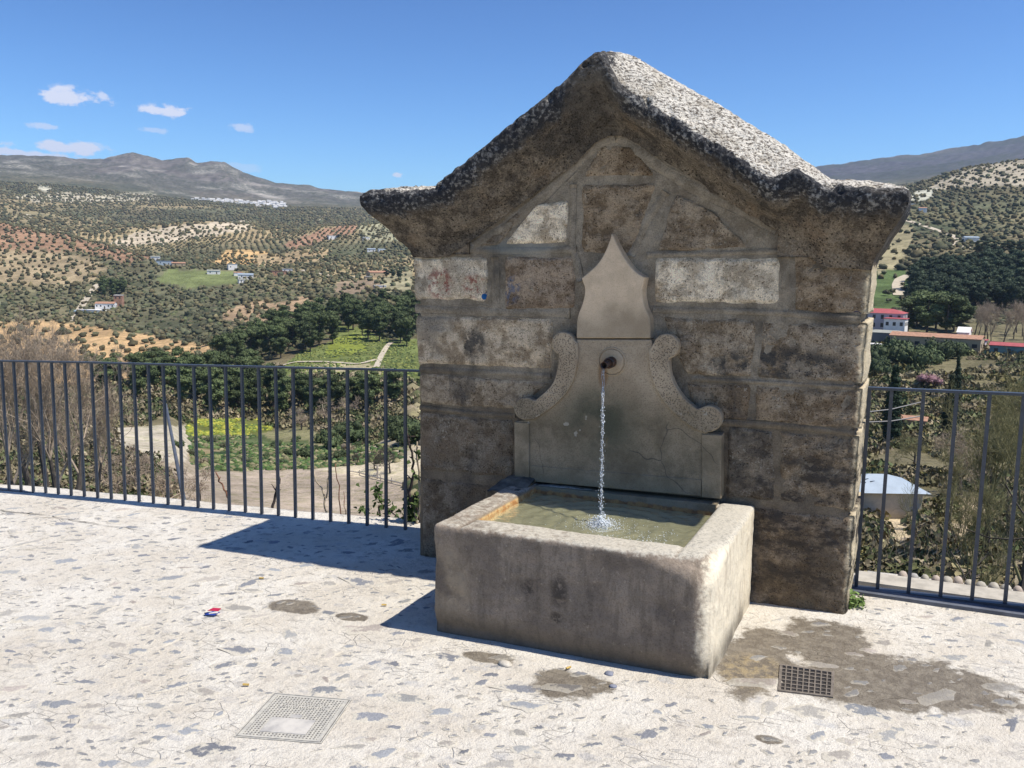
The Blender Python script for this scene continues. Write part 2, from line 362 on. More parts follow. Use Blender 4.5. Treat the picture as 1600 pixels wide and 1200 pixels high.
def m_trough():
    t = NT('worn_trough_stone')
    n = t.noise(4.5, 5, .6); n2 = t.noise(38, 5, .7); nz = t.noise(1, 5, .65, t.scaled(t.pos, (26, 26, 5)))
    c = t.mix(t.ramp(n, .36, .62), (.170, .136, .106), (.31, .25, .192))
    c = t.mix(t.math('MULTIPLY', t.ramp(t.noise(9, 7, .72), .50, .64), .5), c, (.12, .10, .08))
    c = t.mix(t.math('MULTIPLY', t.ramp(nz, .46, .66), .55), c, (.13, .105, .08))
    gt = t.noise(140, 3, .75); c = t.mix(t.math('MULTIPLY', t.ramp(gt, .50, .40), .45), c, t.mix(1.0, c, (.5, .46, .42), 'MULTIPLY'))
    c = t.mix(t.math('MULTIPLY', t.ramp(n2, .60, .70), .5), c, (.45, .37, .27))
    c = t.mix(t.math('MULTIPLY', t.math('MULTIPLY', t.spot((-1.78, 3.3, .22), (.16, .4, .22), .8), t.ramp(n, .3, .6)), .7), c, (.42, .33, .22))
    g = t.n('NewGeometry'); s = t.n('SeparateXYZ'); t.l(g.outputs['Normal'], s.inputs[0])
    x = t.axis(0)
    # right flank and worn corner: paler colour holds painted sunlight
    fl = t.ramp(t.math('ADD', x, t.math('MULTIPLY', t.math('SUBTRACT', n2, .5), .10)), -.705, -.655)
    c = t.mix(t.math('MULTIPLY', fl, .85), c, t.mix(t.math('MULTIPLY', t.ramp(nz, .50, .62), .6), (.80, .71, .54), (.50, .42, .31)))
    topm = t.ramp(t.math('ADD', t.axis(2), t.math('MULTIPLY', t.math('SUBTRACT', n2, .5), .05)), .455, .475)
    c = t.mix(topm, c, t.mix(t.math('MULTIPLY', t.ramp(t.noise(85, 6, .75), .46, .62), t.ramp(n, .35, .6, .3, 1)), (.50, .46, .38), (.25, .235, .20)))
    # soot stain
    st = t.math('MAXIMUM', t.spot((-1.27, 3.3, .26), (.055, .3, .10), .7), t.math('MAXIMUM', t.spot((-1.41, 3.3, .25), (.05, .3, .05), .7), t.spot((-1.28, 3.3, .14), (.04, .3, .04), .7)))
    c = t.mix(t.math('MULTIPLY', t.math('MULTIPLY', st, t.ramp(n2, .35, .55)), .8), c, (.05, .042, .035))
    # darker towards the foot
    c = t.mix(t.math('MULTIPLY', t.ramp(t.axis(2), .13, .0), t.ramp(n, .3, .6, .2, .85)), c, (.10, .085, .065))
    # inside: ochre waterline over green-grey stone
    ins = t.math('MULTIPLY', t.math('MULTIPLY', t.ramp(t.axis(0), -.770, -.785), t.ramp(t.axis(0), -1.78, -1.76)), t.math('MULTIPLY', t.ramp(t.axis(1), 3.44, 3.46), t.ramp(t.axis(2), .462, .445)))
    wl = t.math('MULTIPLY', t.ramp(t.axis(2), .385, .40), t.ramp(t.axis(2), .462, .444))
    c = t.mix(t.math('MULTIPLY', ins, .8), c, t.mix(n, (.27, .24, .16), (.17, .16, .10)))
    c = t.mix(t.math('MULTIPLY', t.math('MULTIPLY', ins, wl), .9), c, t.mix(t.ramp(n2, .4, .6), (.50, .34, .15), (.34, .15, .045)))
    h = t.math('ADD', t.math('MULTIPLY', n2, .8), n)
    return t.fin(c, t.bump(h, .008, .8), .9, .25)

STAINS = [((-.04, 3.56), (.38, .27)), ((-.28, 3.90), (.24, .34)), ((.14, 3.66), (.40, .26)), ((-.50, 3.62), (.18, .46)),
          ((-1.12, 3.06), (.20, .16)), ((-1.50, 3.17), (.17, .06)), ((-2.68, 3.33), (.19, .10)), ((-2.33, 3.33), (.10, .06)), ((-.36, 2.97), (.06, .04))]
def stain_mask(t):
    m = None
    for (x, y), (a, b) in STAINS:
        q = t.spot((x, y, -.03), (a * 1.25, b * 1.25, 5), .75); m = q if m is None else t.math('MAXIMUM', m, q)
    e = t.math('ADD', m, t.math('MULTIPLY', t.math('SUBTRACT', t.noise(5.5, 8, .72), .5), 2.3))
    return t.ramp(e, .34, .66)
def m_paving():
    t = NT('lime_mortar_paving')
    n = t.noise(2.2, 5, .6); n2 = t.noise(20, 6, .68); n3 = t.noise(110, 4, .7)
    c = t.mix(t.ramp(n, .35, .65), (.64, .58, .485), (.73, .685, .60))
    c = t.mix(t.math('MULTIPLY', t.ramp(n2, .52, .68), .55), c, (.40, .365, .31))
    c = t.mix(t.math('MULTIPLY', t.ramp(n3, .58, .68), .5), c, (.33, .30, .26))
    v2 = t.n('TexVoronoi'); v2.feature = 'F1'; t.l(t.scaled(dist_vec(t, 16, .10), (8, 13, 1), (0, 0, .45)), v2.inputs['Vector']); v2.inputs['Scale'].default_value = 1.0
    sp2 = t.n('SeparateColor'); t.l(v2.outputs['Color'], sp2.inputs[0])
    f2 = t.math('MULTIPLY', t.ramp(v2.outputs['Distance'], .42, .28), t.ramp(sp2.outputs[0], .50, .56)); f2 = t.math('MULTIPLY', f2, t.ramp(t.noise(26, 6, .72), .40, .60, .15, 1))
    c = t.mix(t.math('MULTIPLY', f2, .55), c, t.mix(sp2.outputs[1], (.40, .41, .43), (.47, .42, .36)))
    # small buried chips of grey stone showing through
    v = t.n('TexVoronoi'); v.feature = 'F1'; t.l(t.scaled(dist_vec(t, 30, .05), (15, 26, 1), (0, 0, .35)), v.inputs['Vector']); v.inputs['Scale'].default_value = 1.0
    sp = t.n('SeparateColor'); t.l(v.outputs['Color'], sp.inputs[0])
    ch = t.math('MULTIPLY', t.ramp(v.outputs['Distance'], .34, .24), t.ramp(sp.outputs[0], .66, .70))
    ch = t.math('MULTIPLY', ch, t.ramp(t.noise(38, 5, .7), .44, .54))
    cc = t.mix(sp.outputs[1], (.27, .275, .29), (.36, .33, .28))
    c = t.mix(t.math('MULTIPLY', ch, .45), c, cc)
    # thin arcs of dirt in trowel marks
    ar = t.ramp(t.vor(1, t.scaled(dist_vec(t, 14, .09), (9, 20, 1), (0, 0, .3)), 'DISTANCE_TO_EDGE'), .0, .035, 1, 0)
    ar = t.math('MULTIPLY', ar, t.ramp(t.noise(5, 4, .6), .50, .62))
    c = t.mix(t.math('MULTIPLY', ar, .22), c, (.33, .30, .26))
    s = stain_mask(t)
    wc = t.mix(t.ramp(n2, .4, .62), (.145, .118, .085), (.235, .20, .15))
    wc = t.mix(t.math('MULTIPLY', t.spot((-.50, 3.48, 0), (.16, .22, 2), .6), t.ramp(n2, .42, .6)), wc, (.34, .26, .14))
    c = t.mix(t.math('MULTIPLY', s, .93), c, wc)
    h = t.math('ADD', n2, t.math('ADD', t.math('MULTIPLY', n3, .35), t.math('MULTIPLY', ar, -.3)))
    rough = t.ramp(s, 0, 1, .93, .62)
    g3 = t.noise(210, 3, .8); c = t.mix(t.math('MULTIPLY', t.ramp(g3, .50, .40), .30), c, t.mix(1.0, c, (.74, .72, .70), 'MULTIPLY'))
    h = t.math('ADD', h, t.math('MULTIPLY', t.noise(48, 5, .75), .6))
    return t.fin(c, t.bump(h, .020, .9), rough, .25)
def m_cobble():
    t = NT('embedded_paving_stone')
    oi = t.n('ObjectInfo'); n2 = t.noise(24, 6, .7); n3 = t.noise(120, 4, .7)
    c = t.mix(t.ramp(n3, .35, .7), t.mix(1.0, oi.outputs['Color'], (.8, .8, .8), 'MULTIPLY'), oi.outputs['Color'])
    v = t.n('Attribute'); v.attribute_name = 'edge'
    e = t.math('ADD', v.outputs['Fac'], t.math('MULTIPLY', t.math('SUBTRACT', n2, .5), 3.2))
    c = t.mix(t.ramp(e, .40, .72), c, (.56, .515, .43))
    s = stain_mask(t); c = t.mix(t.math('MULTIPLY', s, .55), c, (.17, .145, .11))
    return t.fin(c, t.bump(t.math('ADD', n2, n3), .008, .8), t.ramp(s, 0, 1, .85, .5), .3)
def m_plain(name, col, rough=.6, metal=0, nscale=30, var=.25, bump=.002, col2=None):
    t = NT(name); n = t.noise(nscale, 5, .65, t.obj)
    c2 = col2 or tuple(v * (1 - var) for v in col)
    t.b.inputs['Metallic'].default_value = metal
    return t.fin(t.mix(t.ramp(n, .35, .65), c2, col), t.bump(n, bump, .6), rough)
def m_vcol(name, rough=.9, detail=.35, scale=.6, trans=0.0, fine=None, bump=None):
    """vertex colour (the thing's own colour) broken up by noise"""
    t = NT(name); a = t.n('Attribute'); a.attribute_name = 'col'
    n = t.noise(scale, 6, .7); k = t.ramp(n, .3, .7, 1 - detail, 1 + detail)
    g = t.n('VectorMath'); g.operation = 'SCALE'; t.l(a.outputs['Color'], g.inputs[0]); t.l(k, g.inputs['Scale'])
    c = g.outputs[0]
    return t, c
# ------------------------------------------------------------------ terrain height table: for each picture column the distance (m) of the ground seen at a row
ROWS = {
 -500: [(9, 1900), (16, 1300), (35, 950), (70, 800), (130, 700), (230, 640), (380, 600), (560, 560), (760, 500), (950, 445), (1150, 385), (1400, 340), (1650, 350), (2300, 300), (3200, 275), (4200, 262), (5200, 258), (7500, 300)],
 0: [(9, 1900), (16, 1300), (35, 935), (70, 790), (130, 700), (230, 640), (380, 600), (560, 562), (760, 505), (950, 450), (1150, 392), (1350, 345), (1600, 352), (2200, 312), (3000, 285), (3800, 262), (4800, 246), (5600, 252), (7500, 300)],
 100: [(9, 1900), (16, 1300), (35, 935), (70, 790), (130, 700), (230, 645), (380, 600), (560, 562), (760, 500), (950, 448), (1100, 405), (1250, 362), (1450, 372), (1750, 350), (2300, 318), (3200, 285), (4000, 262), (4900, 250), (5600, 258), (7500, 300)],
 215: [(9, 1900), (16, 1300), (35, 960), (70, 820), (120, 730), (210, 655), (320, 610), (500, 575), (700, 515), (850, 462), (1000, 410), (1100, 398), (1250, 405), (1500, 372), (1700, 349), (1950, 353), (2600, 320), (3300, 296), (4000, 266), (4600, 242), (5400, 262), (7500, 300)],
 165: [(9, 1900), (16, 1300), (35, 950), (70, 805), (125, 715), (220, 650), (350, 605), (530, 568), (700, 508), (900, 455), (1050, 408), (1180, 380), (1350, 388), (1600, 362), (1850, 350), (2450, 319), (3250, 291), (4000, 268), (4600, 254), (5400, 252), (7500, 300)],
 190: [(9, 1900), (16, 1300), (35, 955), (70, 812), (122, 722), (215, 652), (335, 607), (515, 572), (700, 512), (875, 458), (1025, 409), (1140, 389), (1300, 396), (1550, 367), (1770, 349), (2000, 352), (2550, 320), (3300, 293), (4000, 267), (4600, 246), (5400, 262), (7500, 300)],
 262: [(9, 1900), (16, 1300), (35, 980), (70, 835), (115, 750), (180, 670), (310, 612), (480, 572), (670, 517), (825, 466), (965, 417), (1075, 403), (1225, 405), (1450, 375), (1680, 348), (1920, 352), (2600, 321), (3300, 302), (3950, 276), (4600, 252), (5300, 265), (7500, 300)],
 312: [(9, 1900), (16, 1300), (35, 1000), (70, 850), (110, 771), (150, 733), (200, 686), (300, 617), (455, 568), (630, 519), (795, 469), (930, 425), (1050, 409), (1195, 404), (1400, 377), (1650, 347), (1900, 352), (2600, 322), (3300, 309), (3850, 290), (4400, 257), (5200, 270), (7500, 300)],
 395: [(9, 1900), (16, 1300), (35, 1000), (70, 850), (110, 778), (150, 734), (200, 690), (280, 638), (395, 575), (580, 512), (770, 463), (940, 425), (1075, 411), (1215, 394), (1410, 372), (1650, 355), (2600, 326), (3280, 315), (3850, 297), (4400, 274), (5300, 288), (7500, 312)],
 300: [(9, 1900), (16, 1300), (35, 1000), (70, 850), (110, 770), (150, 733), (200, 685), (300, 615), (460, 570), (640, 520), (800, 470), (930, 425), (1050, 408), (1200, 405), (1400, 378), (1650, 347), (1900, 352), (2600, 322), (3300, 308), (3900, 285), (4500, 247), (5200, 268), (7500, 300)],
 355: [(9, 1900), (16, 1300), (35, 1000), (70, 850), (110, 775), (150, 733), (200, 690), (300, 625), (440, 560), (600, 515), (780, 465), (930, 425), (1050, 414), (1180, 400), (1400, 372), (1650, 348), (1900, 354), (2600, 325), (3250, 314), (3800, 292), (4400, 253), (5200, 272), (7500, 310)],
 430: [(9, 1900), (16, 1300), (35, 1000), (70, 850), (110, 780), (150, 735), (200, 690), (260, 650), (350, 590), (430, 555), (560, 510), (760, 462), (950, 425), (1100, 408), (1250, 388), (1420, 372), (1650, 362), (2600, 328), (3300, 317), (3900, 302), (4500, 289), (5500, 300), (7500, 320)],
 500: [(9, 1900), (16, 1300), (35, 1000), (70, 850), (110, 785), (140, 735), (160, 725), (185, 700), (230, 655), (300, 600), (380, 565), (480, 522), (620, 482), (850, 432), (1050, 405), (1250, 378), (1450, 353), (1650, 362), (2400, 335), (3300, 318), (4000, 304), (4500, 297), (5500, 305), (7500, 325)],
 560: [(9, 1900), (16, 1300), (35, 1000), (70, 850), (105, 790), (135, 745), (160, 705), (175, 700), (230, 650), (300, 595), (390, 556), (480, 520), (620, 480), (880, 432), (1050, 408), (1250, 378), (1450, 351), (1650, 362), (2400, 338), (3300, 322), (4000, 310), (4500, 304), (5500, 310), (7500, 330)],
 645: [(9, 1900), (16, 1300), (35, 1000), (70, 850), (100, 790), (130, 740), (160, 680), (175, 672), (230, 640), (300, 590), (400, 552), (480, 520), (640, 470), (900, 420), (1080, 392), (1280, 362), (1420, 345), (1600, 352), (2400, 338), (3300, 325), (4000, 316), (4500, 312), (5500, 318), (7500, 335)],
 1000: [(9, 2100), (16, 1400), (35, 1050), (70, 860), (110, 770), (150, 700), (230, 630), (320, 580), (450, 520), (640, 470), (900, 410), (1250, 360), (1500, 350), (2400, 330), (3800, 310), (4500, 300), (5500, 300), (7500, 330)],
 1340: [(9, 2300), (14, 1400), (25, 1060), (45, 900), (70, 818), (100, 762), (150, 695), (220, 628), (300, 562), (350, 530), (450, 482), (560, 440), (700, 392), (850, 358), (1000, 338), (1300, 310), (1800, 308), (3000, 296), (4500, 268), (5600, 252), (7500, 300)],
 1410: [(9, 2300), (14, 1400), (25, 1060), (45, 900), (70, 820), (100, 765), (150, 695), (220, 628), (300, 562), (340, 535), (450, 485), (560, 440), (700, 395), (850, 352), (1000, 325), (1300, 300), (1500, 293), (1900, 300), (3000, 290), (4500, 262), (5700, 244), (7500, 300)],
 1500: [(9, 2300), (14, 1400), (25, 1060), (45, 905), (70, 825), (100, 770), (150, 700), (220, 632), (300, 565), (380, 520), (470, 478), (560, 435), (650, 405), (800, 370), (1000, 320), (1250, 285), (1450, 262), (1750, 270), (3000, 275), (4500, 252), (5700, 233), (7500, 290)],
 1600: [(9, 2300), (14, 1400), (25, 1060), (45, 910), (70, 830), (100, 772), (150, 702), (220, 635), (300, 565), (400, 515), (480, 474), (570, 425), (650, 400), (800, 365), (1000, 312), (1250, 272), (1450, 248), (1750, 258), (3000, 262), (4500, 238), (5700, 211), (7500, 280)],
 2100: [(9, 2500), (14, 1500), (25, 1120), (45, 950), (70, 860), (100, 795), (150, 725), (220, 650), (300, 575), (400, 520), (480, 470), (570, 415), (650, 385), (800, 345), (1000, 290), (1250, 250), (1450, 225), (1750, 235), (3000, 240), (4500, 215), (5700, 190), (7500, 260)],
}
# distance axis and azimuth axis
DA = np.exp(np.linspace(math.log(6.5), math.log(7500), 380))
xs = sorted(ROWS); LZ = np.log(DA)
caz = []; ctab = []
for x in xs:
    r = ray(x, 430); caz.append(math.atan2(r[0], r[1]))
    D = np.array([p[0] for p in ROWS[x]], float)
    te = []
    for d, y in ROWS[x]:
        q = ray(x, y); te.append(q[2] / math.hypot(q[0], q[1]))
    ctab.append(np.interp(LZ, np.log(D), te))
caz = np.array(caz); ctab = np.array(ctab)
AZ = np.linspace(caz[0] - .02, caz[-1] + .02, 720)
TE = np.empty((len(AZ), len(DA)))
for j in range(len(DA)): TE[:, j] = np.interp(AZ, caz, ctab[:, j])
# soften the kinks between picture columns a little, then natural relief
ker = np.exp(-np.linspace(-2, 2, 5) ** 2); ker /= ker.sum()
TEs = np.apply_along_axis(lambda v: np.convolve(np.pad(v, 2, 'edge'), ker, 'valid'), 0, TE)
ker2 = np.exp(-np.linspace(-2, 2, 5) ** 2); ker2 /= ker2.sum()
TEs = np.apply_along_axis(lambda v: np.convolve(np.pad(v, 2, 'edge'), ker2, 'valid'), 1, TEs)
AA, DD = np.meshgrid(AZ, DA, indexing='ij')
TX = np.sin(AA) * DD; TY = np.cos(AA) * DD
rel = DD * (.0024 * fbm(TX / 260, TY / 260, 0, 3, 4) + .0011 * fbm(TX / 60, TY / 60, 0, 9, 3) * np.clip((DD - 60) / 300, 0, 1))
mount = np.clip((DD - 3300) / 900, 0, 1)
rel = rel * (1 + mount * .2) + DD * mount * .0030 * (1 - 2 * np.abs(fbm(TX / 420, TY / 420, 0, 21, 4)))
rel += DD * mount * .0013 * fbm(TX / 90, TY / 90, 0, 31, 4)
TZ = EYE + TEs * DD + rel * np.clip((DD - 20) / 80, 0, 1)
# drop close to the terrace so nothing pokes through it
TZ[:, 0] = np.minimum(TZ[:, 0], -5)
PX, PY = project(np.stack([TX, TY, TZ], -1))
RUN = np.maximum.accumulate((TZ - EYE) / DD, axis=1)      # horizon so far, for culling trees behind ridges
def tz_at(x, y):
    a = np.arctan2(x, y); d = np.hypot(x, y)
    fi = np.clip((a - AZ[0]) / (AZ[1] - AZ[0]), 0, len(AZ) - 1.001); fj = np.clip((np.log(d) - LZ[0]) / (LZ[1] - LZ[0]), 0, len(DA) - 1.001)
    i = fi.astype(int) if hasattr(fi, 'astype') else int(fi); j = fj.astype(int) if hasattr(fj, 'astype') else int(fj)
    u = fi - i; v = fj - j
    g = lambda T: (T[i, j] * (1 - u) + T[i + 1, j] * u) * (1 - v) + (T[i, j + 1] * (1 - u) + T[i + 1, j + 1] * u) * v
    return g(TZ), g(RUN)
def hit(px, py, dmin=20):
    """the point of the terrain seen at a picture position"""
    r = ray(px, py); h = math.hypot(r[0], r[1]); te = r[2] / h
    D = np.exp(np.linspace(math.log(dmin), math.log(7400), 3000)); x = D * r[0] / h; y = D * r[1] / h
    z, _ = tz_at(x, y); k = np.nonzero(z >= EYE + te * D)[0]
    k = k[0] if len(k) else len(D) - 1
    return np.array([x[k], y[k], z[k]]), D[k]
def inpoly(poly, x, y):
    c = np.zeros(np.shape(x), bool); n = len(poly)
    for i in range(n):
        (x0, y0), (x1, y1) = poly[i], poly[i - 1]
        if y0 == y1: continue
        c ^= ((y0 > y) != (y1 > y)) & (x < (x1 - x0) * (y - y0) / (y1 - y0) + x0)
    return c
# land use: outline (as seen in the photograph), distance range, soil colour, olive spacing (0 = none), rows
ZONES = [
 ('ochre', [(-60, 505), (60, 500), (160, 512), (260, 528), (335, 542), (345, 552), (300, 560), (330, 590), (100, 610), (-60, 600)], (300, 900), (.43, .285, .15), 13.5, .45),
 ('red', [(-60, 335), (75, 348), (120, 372), (190, 388), (240, 402), (200, 412), (120, 392), (60, 392), (-60, 392)], (900, 1500), (.27, .165, .105), 10, .2),
 ('tan', [(-60, 392), (60, 392), (130, 398), (170, 420), (140, 440), (60, 445), (-60, 440)], (800, 1400), (.29, .225, .14), 11, .2),
 ('pale', [(168, 382), (215, 362), (300, 350), (392, 344), (396, 358), (330, 368), (260, 380), (200, 386)], (1200, 2100), (.47, .39, .29), 13, .9),
 ('pale2', [(20, 308), (90, 300), (170, 304), (240, 300), (250, 312), (160, 316), (60, 316)], (1700, 3600), (.42, .37, .28), 13, .9),
 ('pale3', [(60, 292), (80, 292), (75, 300), (60, 298)], (1700, 3600), (.5, .46, .36), 0, 0),
 ('orange', [(336, 414), (340, 400), (352, 390), (420, 391), (424, 408), (390, 414)], (900, 1500), (.48, .315, .15), 9, 1.2),
 ('orange2', [(395, 400), (440, 396), (500, 386), (516, 392), (500, 406), (440, 414), (400, 416)], (900, 1500), (.36, .265, .155), 9, 1.2),
 ('redridge', [(440, 382), (500, 360), (535, 350), (562, 353), (552, 364), (510, 374), (462, 390)], (900, 1600), (.31, .185, .12), 9, 1.0),
 ('light', [(562, 345), (600, 338), (660, 345), (660, 372), (600, 378), (560, 372)], (900, 1700), (.30, .28, .18), 10, .5),
 ('tan2', [(350, 486), (395, 468), (430, 474), (470, 462), (490, 470), (470, 486), (430, 508), (350, 502)], (400, 1100), (.36, .25, .155), 12, .3),
 ('brown', [(530, 440), (590, 436), (600, 452), (560, 462), (520, 458)], (500, 1100), (.22, .165, .115), 14, .3),
 ('slope', [(590, 436), (645, 420), (645, 452), (600, 458)], (500, 1100), (.27, .24, .15), 20, .3),
 ('green0', [(265, 420), (380, 425), (370, 445), (300, 452), (240, 440)], (500, 1200), (.15, .17, .07), 0, 0),
 ('meadow', [(425, 585), (470, 548), (525, 530), (522, 505), (560, 510), (600, 530), (660, 530), (660, 600), (560, 592)], (240, 560), (.120, .140, .048), 0, 0),
 ('yellow', [(520, 530), (560, 520), (575, 545), (520, 560), (505, 552)], (240, 560), (.175, .20, .04), 0, 0),
 ('bare', [(470, 572), (520, 566), (590, 570), (640, 580), (560, 588), (480, 582)], (240, 560), (.36, .31, .19), 0, 0),
 ('crop_yellow', [(290, 657), (402, 656), (425, 668), (425, 680), (290, 682)], (150, 300), (.125, .135, .04), 0, 0),
 ('crop', [(290, 682), (425, 680), (520, 690), (640, 700), (620, 722), (470, 734), (300, 740)], (130, 300), (.085, .105, .045), 0, 0),
 ('crop_dry', [(290, 700), (345, 700), (345, 712), (290, 712)], (130, 300), (.30, .235, .14), 0, 0),
 ('crop_dark', [(332, 706), (440, 696), (450, 712), (335, 724)], (130, 300), (.035, .065, .028), 0, 0),
 ('strip1', [(402, 676), (470, 668), (560, 682), (560, 690), (430, 688)], (130, 300), (.20, .185, .10), 0, 0),
 ('strip2', [(330, 722), (440, 712), (520, 712), (520, 719), (440, 722), (330, 732)], (110, 300), (.24, .235, .12), 0, 0),
 ('strip3', [(440, 696), (520, 694), (600, 700), (600, 706), (520, 703), (445, 706)], (110, 300), (.26, .22, .14), 0, 0),
 ('dryplot', [(230, 720), (326, 712), (326, 735), (240, 742)], (90, 300), (.30, .245, .18), 0, 0),
 ('pale_lot', [(170, 668), (290, 664), (300, 700), (290, 722), (190, 722)], (130, 300), (.40, .35, .27), 0, 0),
 ('plough', [(270, 738), (440, 732), (500, 732), (560, 745), (640, 757), (670, 900), (250, 900)], (50, 190), (.325, .265, .205), 0, 0),
 ('dry_hill', [(488, 731), (520, 712), (580, 695), (645, 672), (670, 672), (670, 762), (560, 745)], (90, 210), (.38, .325, .235), 0, 0),
 ('r_tan', [(1350, 350), (1400, 345), (1432, 358), (1418, 392), (1400, 420), (1345, 432), (1335, 400)], (560, 1100), (.25, .215, .13), 17, .2),
 ('r_green', [(1345, 432), (1400, 420), (1425, 430), (1410, 480), (1345, 500)], (300, 700), (.085, .12, .045), 14, .2),
 ('r_red', [(1480, 404), (1520, 396), (1620, 400), (1620, 412), (1560, 414), (1490, 412)], (520, 800), (.40, .215, .12), 16, .2),
 ('r_rows', [(1440, 300), (1500, 268), (1620, 240), (1620, 290), (1520, 292)], (700, 1700), (.36, .31, .235), 12, 1.1),
 ('r_white', [(1425, 300), (1462, 292), (1460, 308), (1425, 318)], (700, 1700), (.44, .42, .34), 12, 1.1),
 ('r_yard', [(1380, 800), (1425, 790), (1440, 850), (1370, 870)], (50, 110), (.36, .29, .19), 0, 0),
 ('r_dry', [(1480, 785), (1540, 770), (1545, 800), (1530, 850), (1480, 850)], (50, 110), (.33, .26, .17), 0, 0),
]
def land(px, py, D, x, y):
    """soil colour, olive spacing and row stretch at points of the terrain"""
    n1 = fbm(x / 120, y / 120, 0, 41, 4); n2 = fbm(x / 24, y / 24, 0, 43, 4); n3 = fbm(x / 400, y / 400, 0, 44, 3)
    col = np.stack([.150 + .085 * n1 + .035 * n2, .135 + .05 * n1 + .035 * n2, .080 + .03 * n1 + .022 * n2], -1)
    f = np.clip(n3 * 2.2, -1, 1)[..., None]
    col = col * (1 - np.clip(-f, 0, 1) * .35) + np.clip(f, 0, 1) * np.array([.15, .10, .055])
    near = np.clip((420 - D) / 200, 0, 1)[..., None]
    scrub = np.stack([.17 + .05 * n2, .145 + .04 * n2, .085 + .02 * n2], -1)
    col = col * (1 - near) + scrub * near
    sp = np.full(np.shape(px), 9.5); st = np.full(np.shape(px), .25)
    sp = np.where(D < 430, 0, sp)
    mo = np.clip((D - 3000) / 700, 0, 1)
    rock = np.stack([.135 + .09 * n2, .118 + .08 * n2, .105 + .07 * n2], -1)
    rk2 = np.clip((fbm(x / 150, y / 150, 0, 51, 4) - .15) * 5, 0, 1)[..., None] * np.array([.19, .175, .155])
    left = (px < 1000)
    rock = np.where(left[..., None], rock + rk2, rock * np.array([.56, .60, .76]) + np.clip((fbm(x / 500, y / 500, 0, 52, 3) - .1) * 6, 0, 1)[..., None] * np.array([.07, .05, .045]))  # right mountain bluer: distance haze put into its colour
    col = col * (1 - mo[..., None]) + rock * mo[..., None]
    qx = px + 5 * fbm(px / 14, py / 8, 0, 61, 3); qy = py + 2.6 * fbm(px / 14, py / 8, 0, 62, 3)
    for name, poly, (d0, d1), c, s, r in ZONES:
        m = inpoly(poly, qx, qy) & (D > d0) & (D < d1)
        cc = np.array(c) * (1 + .30 * n2 + .15 * n1)[..., None]
        col = np.where(m[..., None], cc, col); sp = np.where(m, s, sp); st = np.where(m, r, st)
    return np.clip(col * 1.22, .01, .8), sp, st
tcol, _, _ = land(PX, PY, DD, TX, TY)
def grid_faces(n, m):
    i = np.arange(n - 1)[:, None] * m + np.arange(m - 1)[None, :]
    return np.stack([i, i + m, i + m + 1, i + 1], -1).reshape(-1, 4)
def m_terrain():
    t, c = m_vcol('hillside_soil', detail=.3, scale=.05)
    n2 = t.noise(.5, 6, .7); c = t.mix(t.ramp(n2, .45, .65), c, t.mix(1.0, c, (.70, .74, .62), 'MULTIPLY'))
    # far scrub and groves too small to build: rows of dark dots
    dd = t.n('VectorMath'); dd.operation = 'LENGTH'; t.l(t.pos, dd.inputs[0])
    far = t.ramp(dd.outputs['Value'], 2500, 3000)
    v = t.ramp(t.vor(1, t.scaled(t.pos, (.075, .075, .0), (0, 0, .4)), rnd=.35), .52, .38)
    gate = t.ramp(t.noise(.0016, 3, .5), .46, .52)
    w = t.ramp(t.vor(1, t.scaled(t.pos, (.045, .045, .0)), rnd=1), .50, .30)
    wg = t.ramp(t.noise(.006, 5, .6), .40, .58)
    c = t.mix(t.math('MULTIPLY', far, t.math('MULTIPLY', v, t.math('MULTIPLY', gate, .85))), c, (.06, .07, .045))
    c = t.mix(t.math('MULTIPLY', far, t.math('MULTIPLY', w, t.math('MULTIPLY', wg, .85))), c, (.055, .065, .04))
    return t.fin(c, t.bump(t.noise(.25, 6, .7), 2.2, .7), .97, .1)
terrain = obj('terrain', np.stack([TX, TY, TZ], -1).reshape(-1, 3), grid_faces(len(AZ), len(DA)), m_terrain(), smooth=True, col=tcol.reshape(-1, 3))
tag(terrain, kind='structure', label='valley floor and hillsides with fields, groves and a far rocky mountain')

# ------------------------------------------------------------------ far haze (pale, even)
hz = bpy.data.materials.new('thin_haze'); hz.use_nodes = True; ht = hz.node_tree; ht.nodes.clear()
ho = ht.nodes.new('ShaderNodeOutputMaterial'); hv = ht.nodes.new('ShaderNodeVolumePrincipled')
hv.inputs['Color'].default_value = (.56, .74, 1.0, 1); hv.inputs['Density'].default_value = HAZE; hv.inputs['Anisotropy'].default_value = .2
ht.links.new(hv.outputs[0], ho.inputs['Volume'])
zt = float(TZ.max()) + 25; zb = float(TZ.min()) - 6
hb = MB().box((-8200, -8200, zb), (8200, 8200, zt)).build('haze', hz); tag(hb, kind='stuff', label='thin pale haze lying over the valley')

# ------------------------------------------------------------------ vegetation kit
def m_leaf(name, c1, c2, sc_=1.2, rough=.75, vary=.25):
    t = NT(name); oi = t.n('ObjectInfo'); n = t.noise(sc_, 4, .7, t.obj)
    c = t.mix(t.ramp(n, .35, .65), c1, c2)
    g = t.n('HueSaturation'); t.l(c, g.inputs['Color']); t.l(t.ramp(oi.outputs['Random'], 0, 1, 1 - vary, 1 + vary), g.inputs['Value'])
    g.inputs['Saturation'].default_value = 1.0
    return t.fin(g.outputs[0], None, rough, .25)
OLIVE_L = m_leaf('olive_leaves', (.070, .072, .038), (.165, .165, .098), 1.0)
PINE_L = m_leaf('pine_needles', (.050, .072, .030), (.135, .165, .062), .6)
PINE_B = m_leaf('far_pine_needles', (.032, .052, .030), (.085, .108, .056), .6)
BARK = m_plain('bark', (.13, .10, .075), .95, nscale=6, var=.5)
TWIG = m_plain('bare_twigs', (.42, .33, .24), .9, nscale=1.5, var=.35)
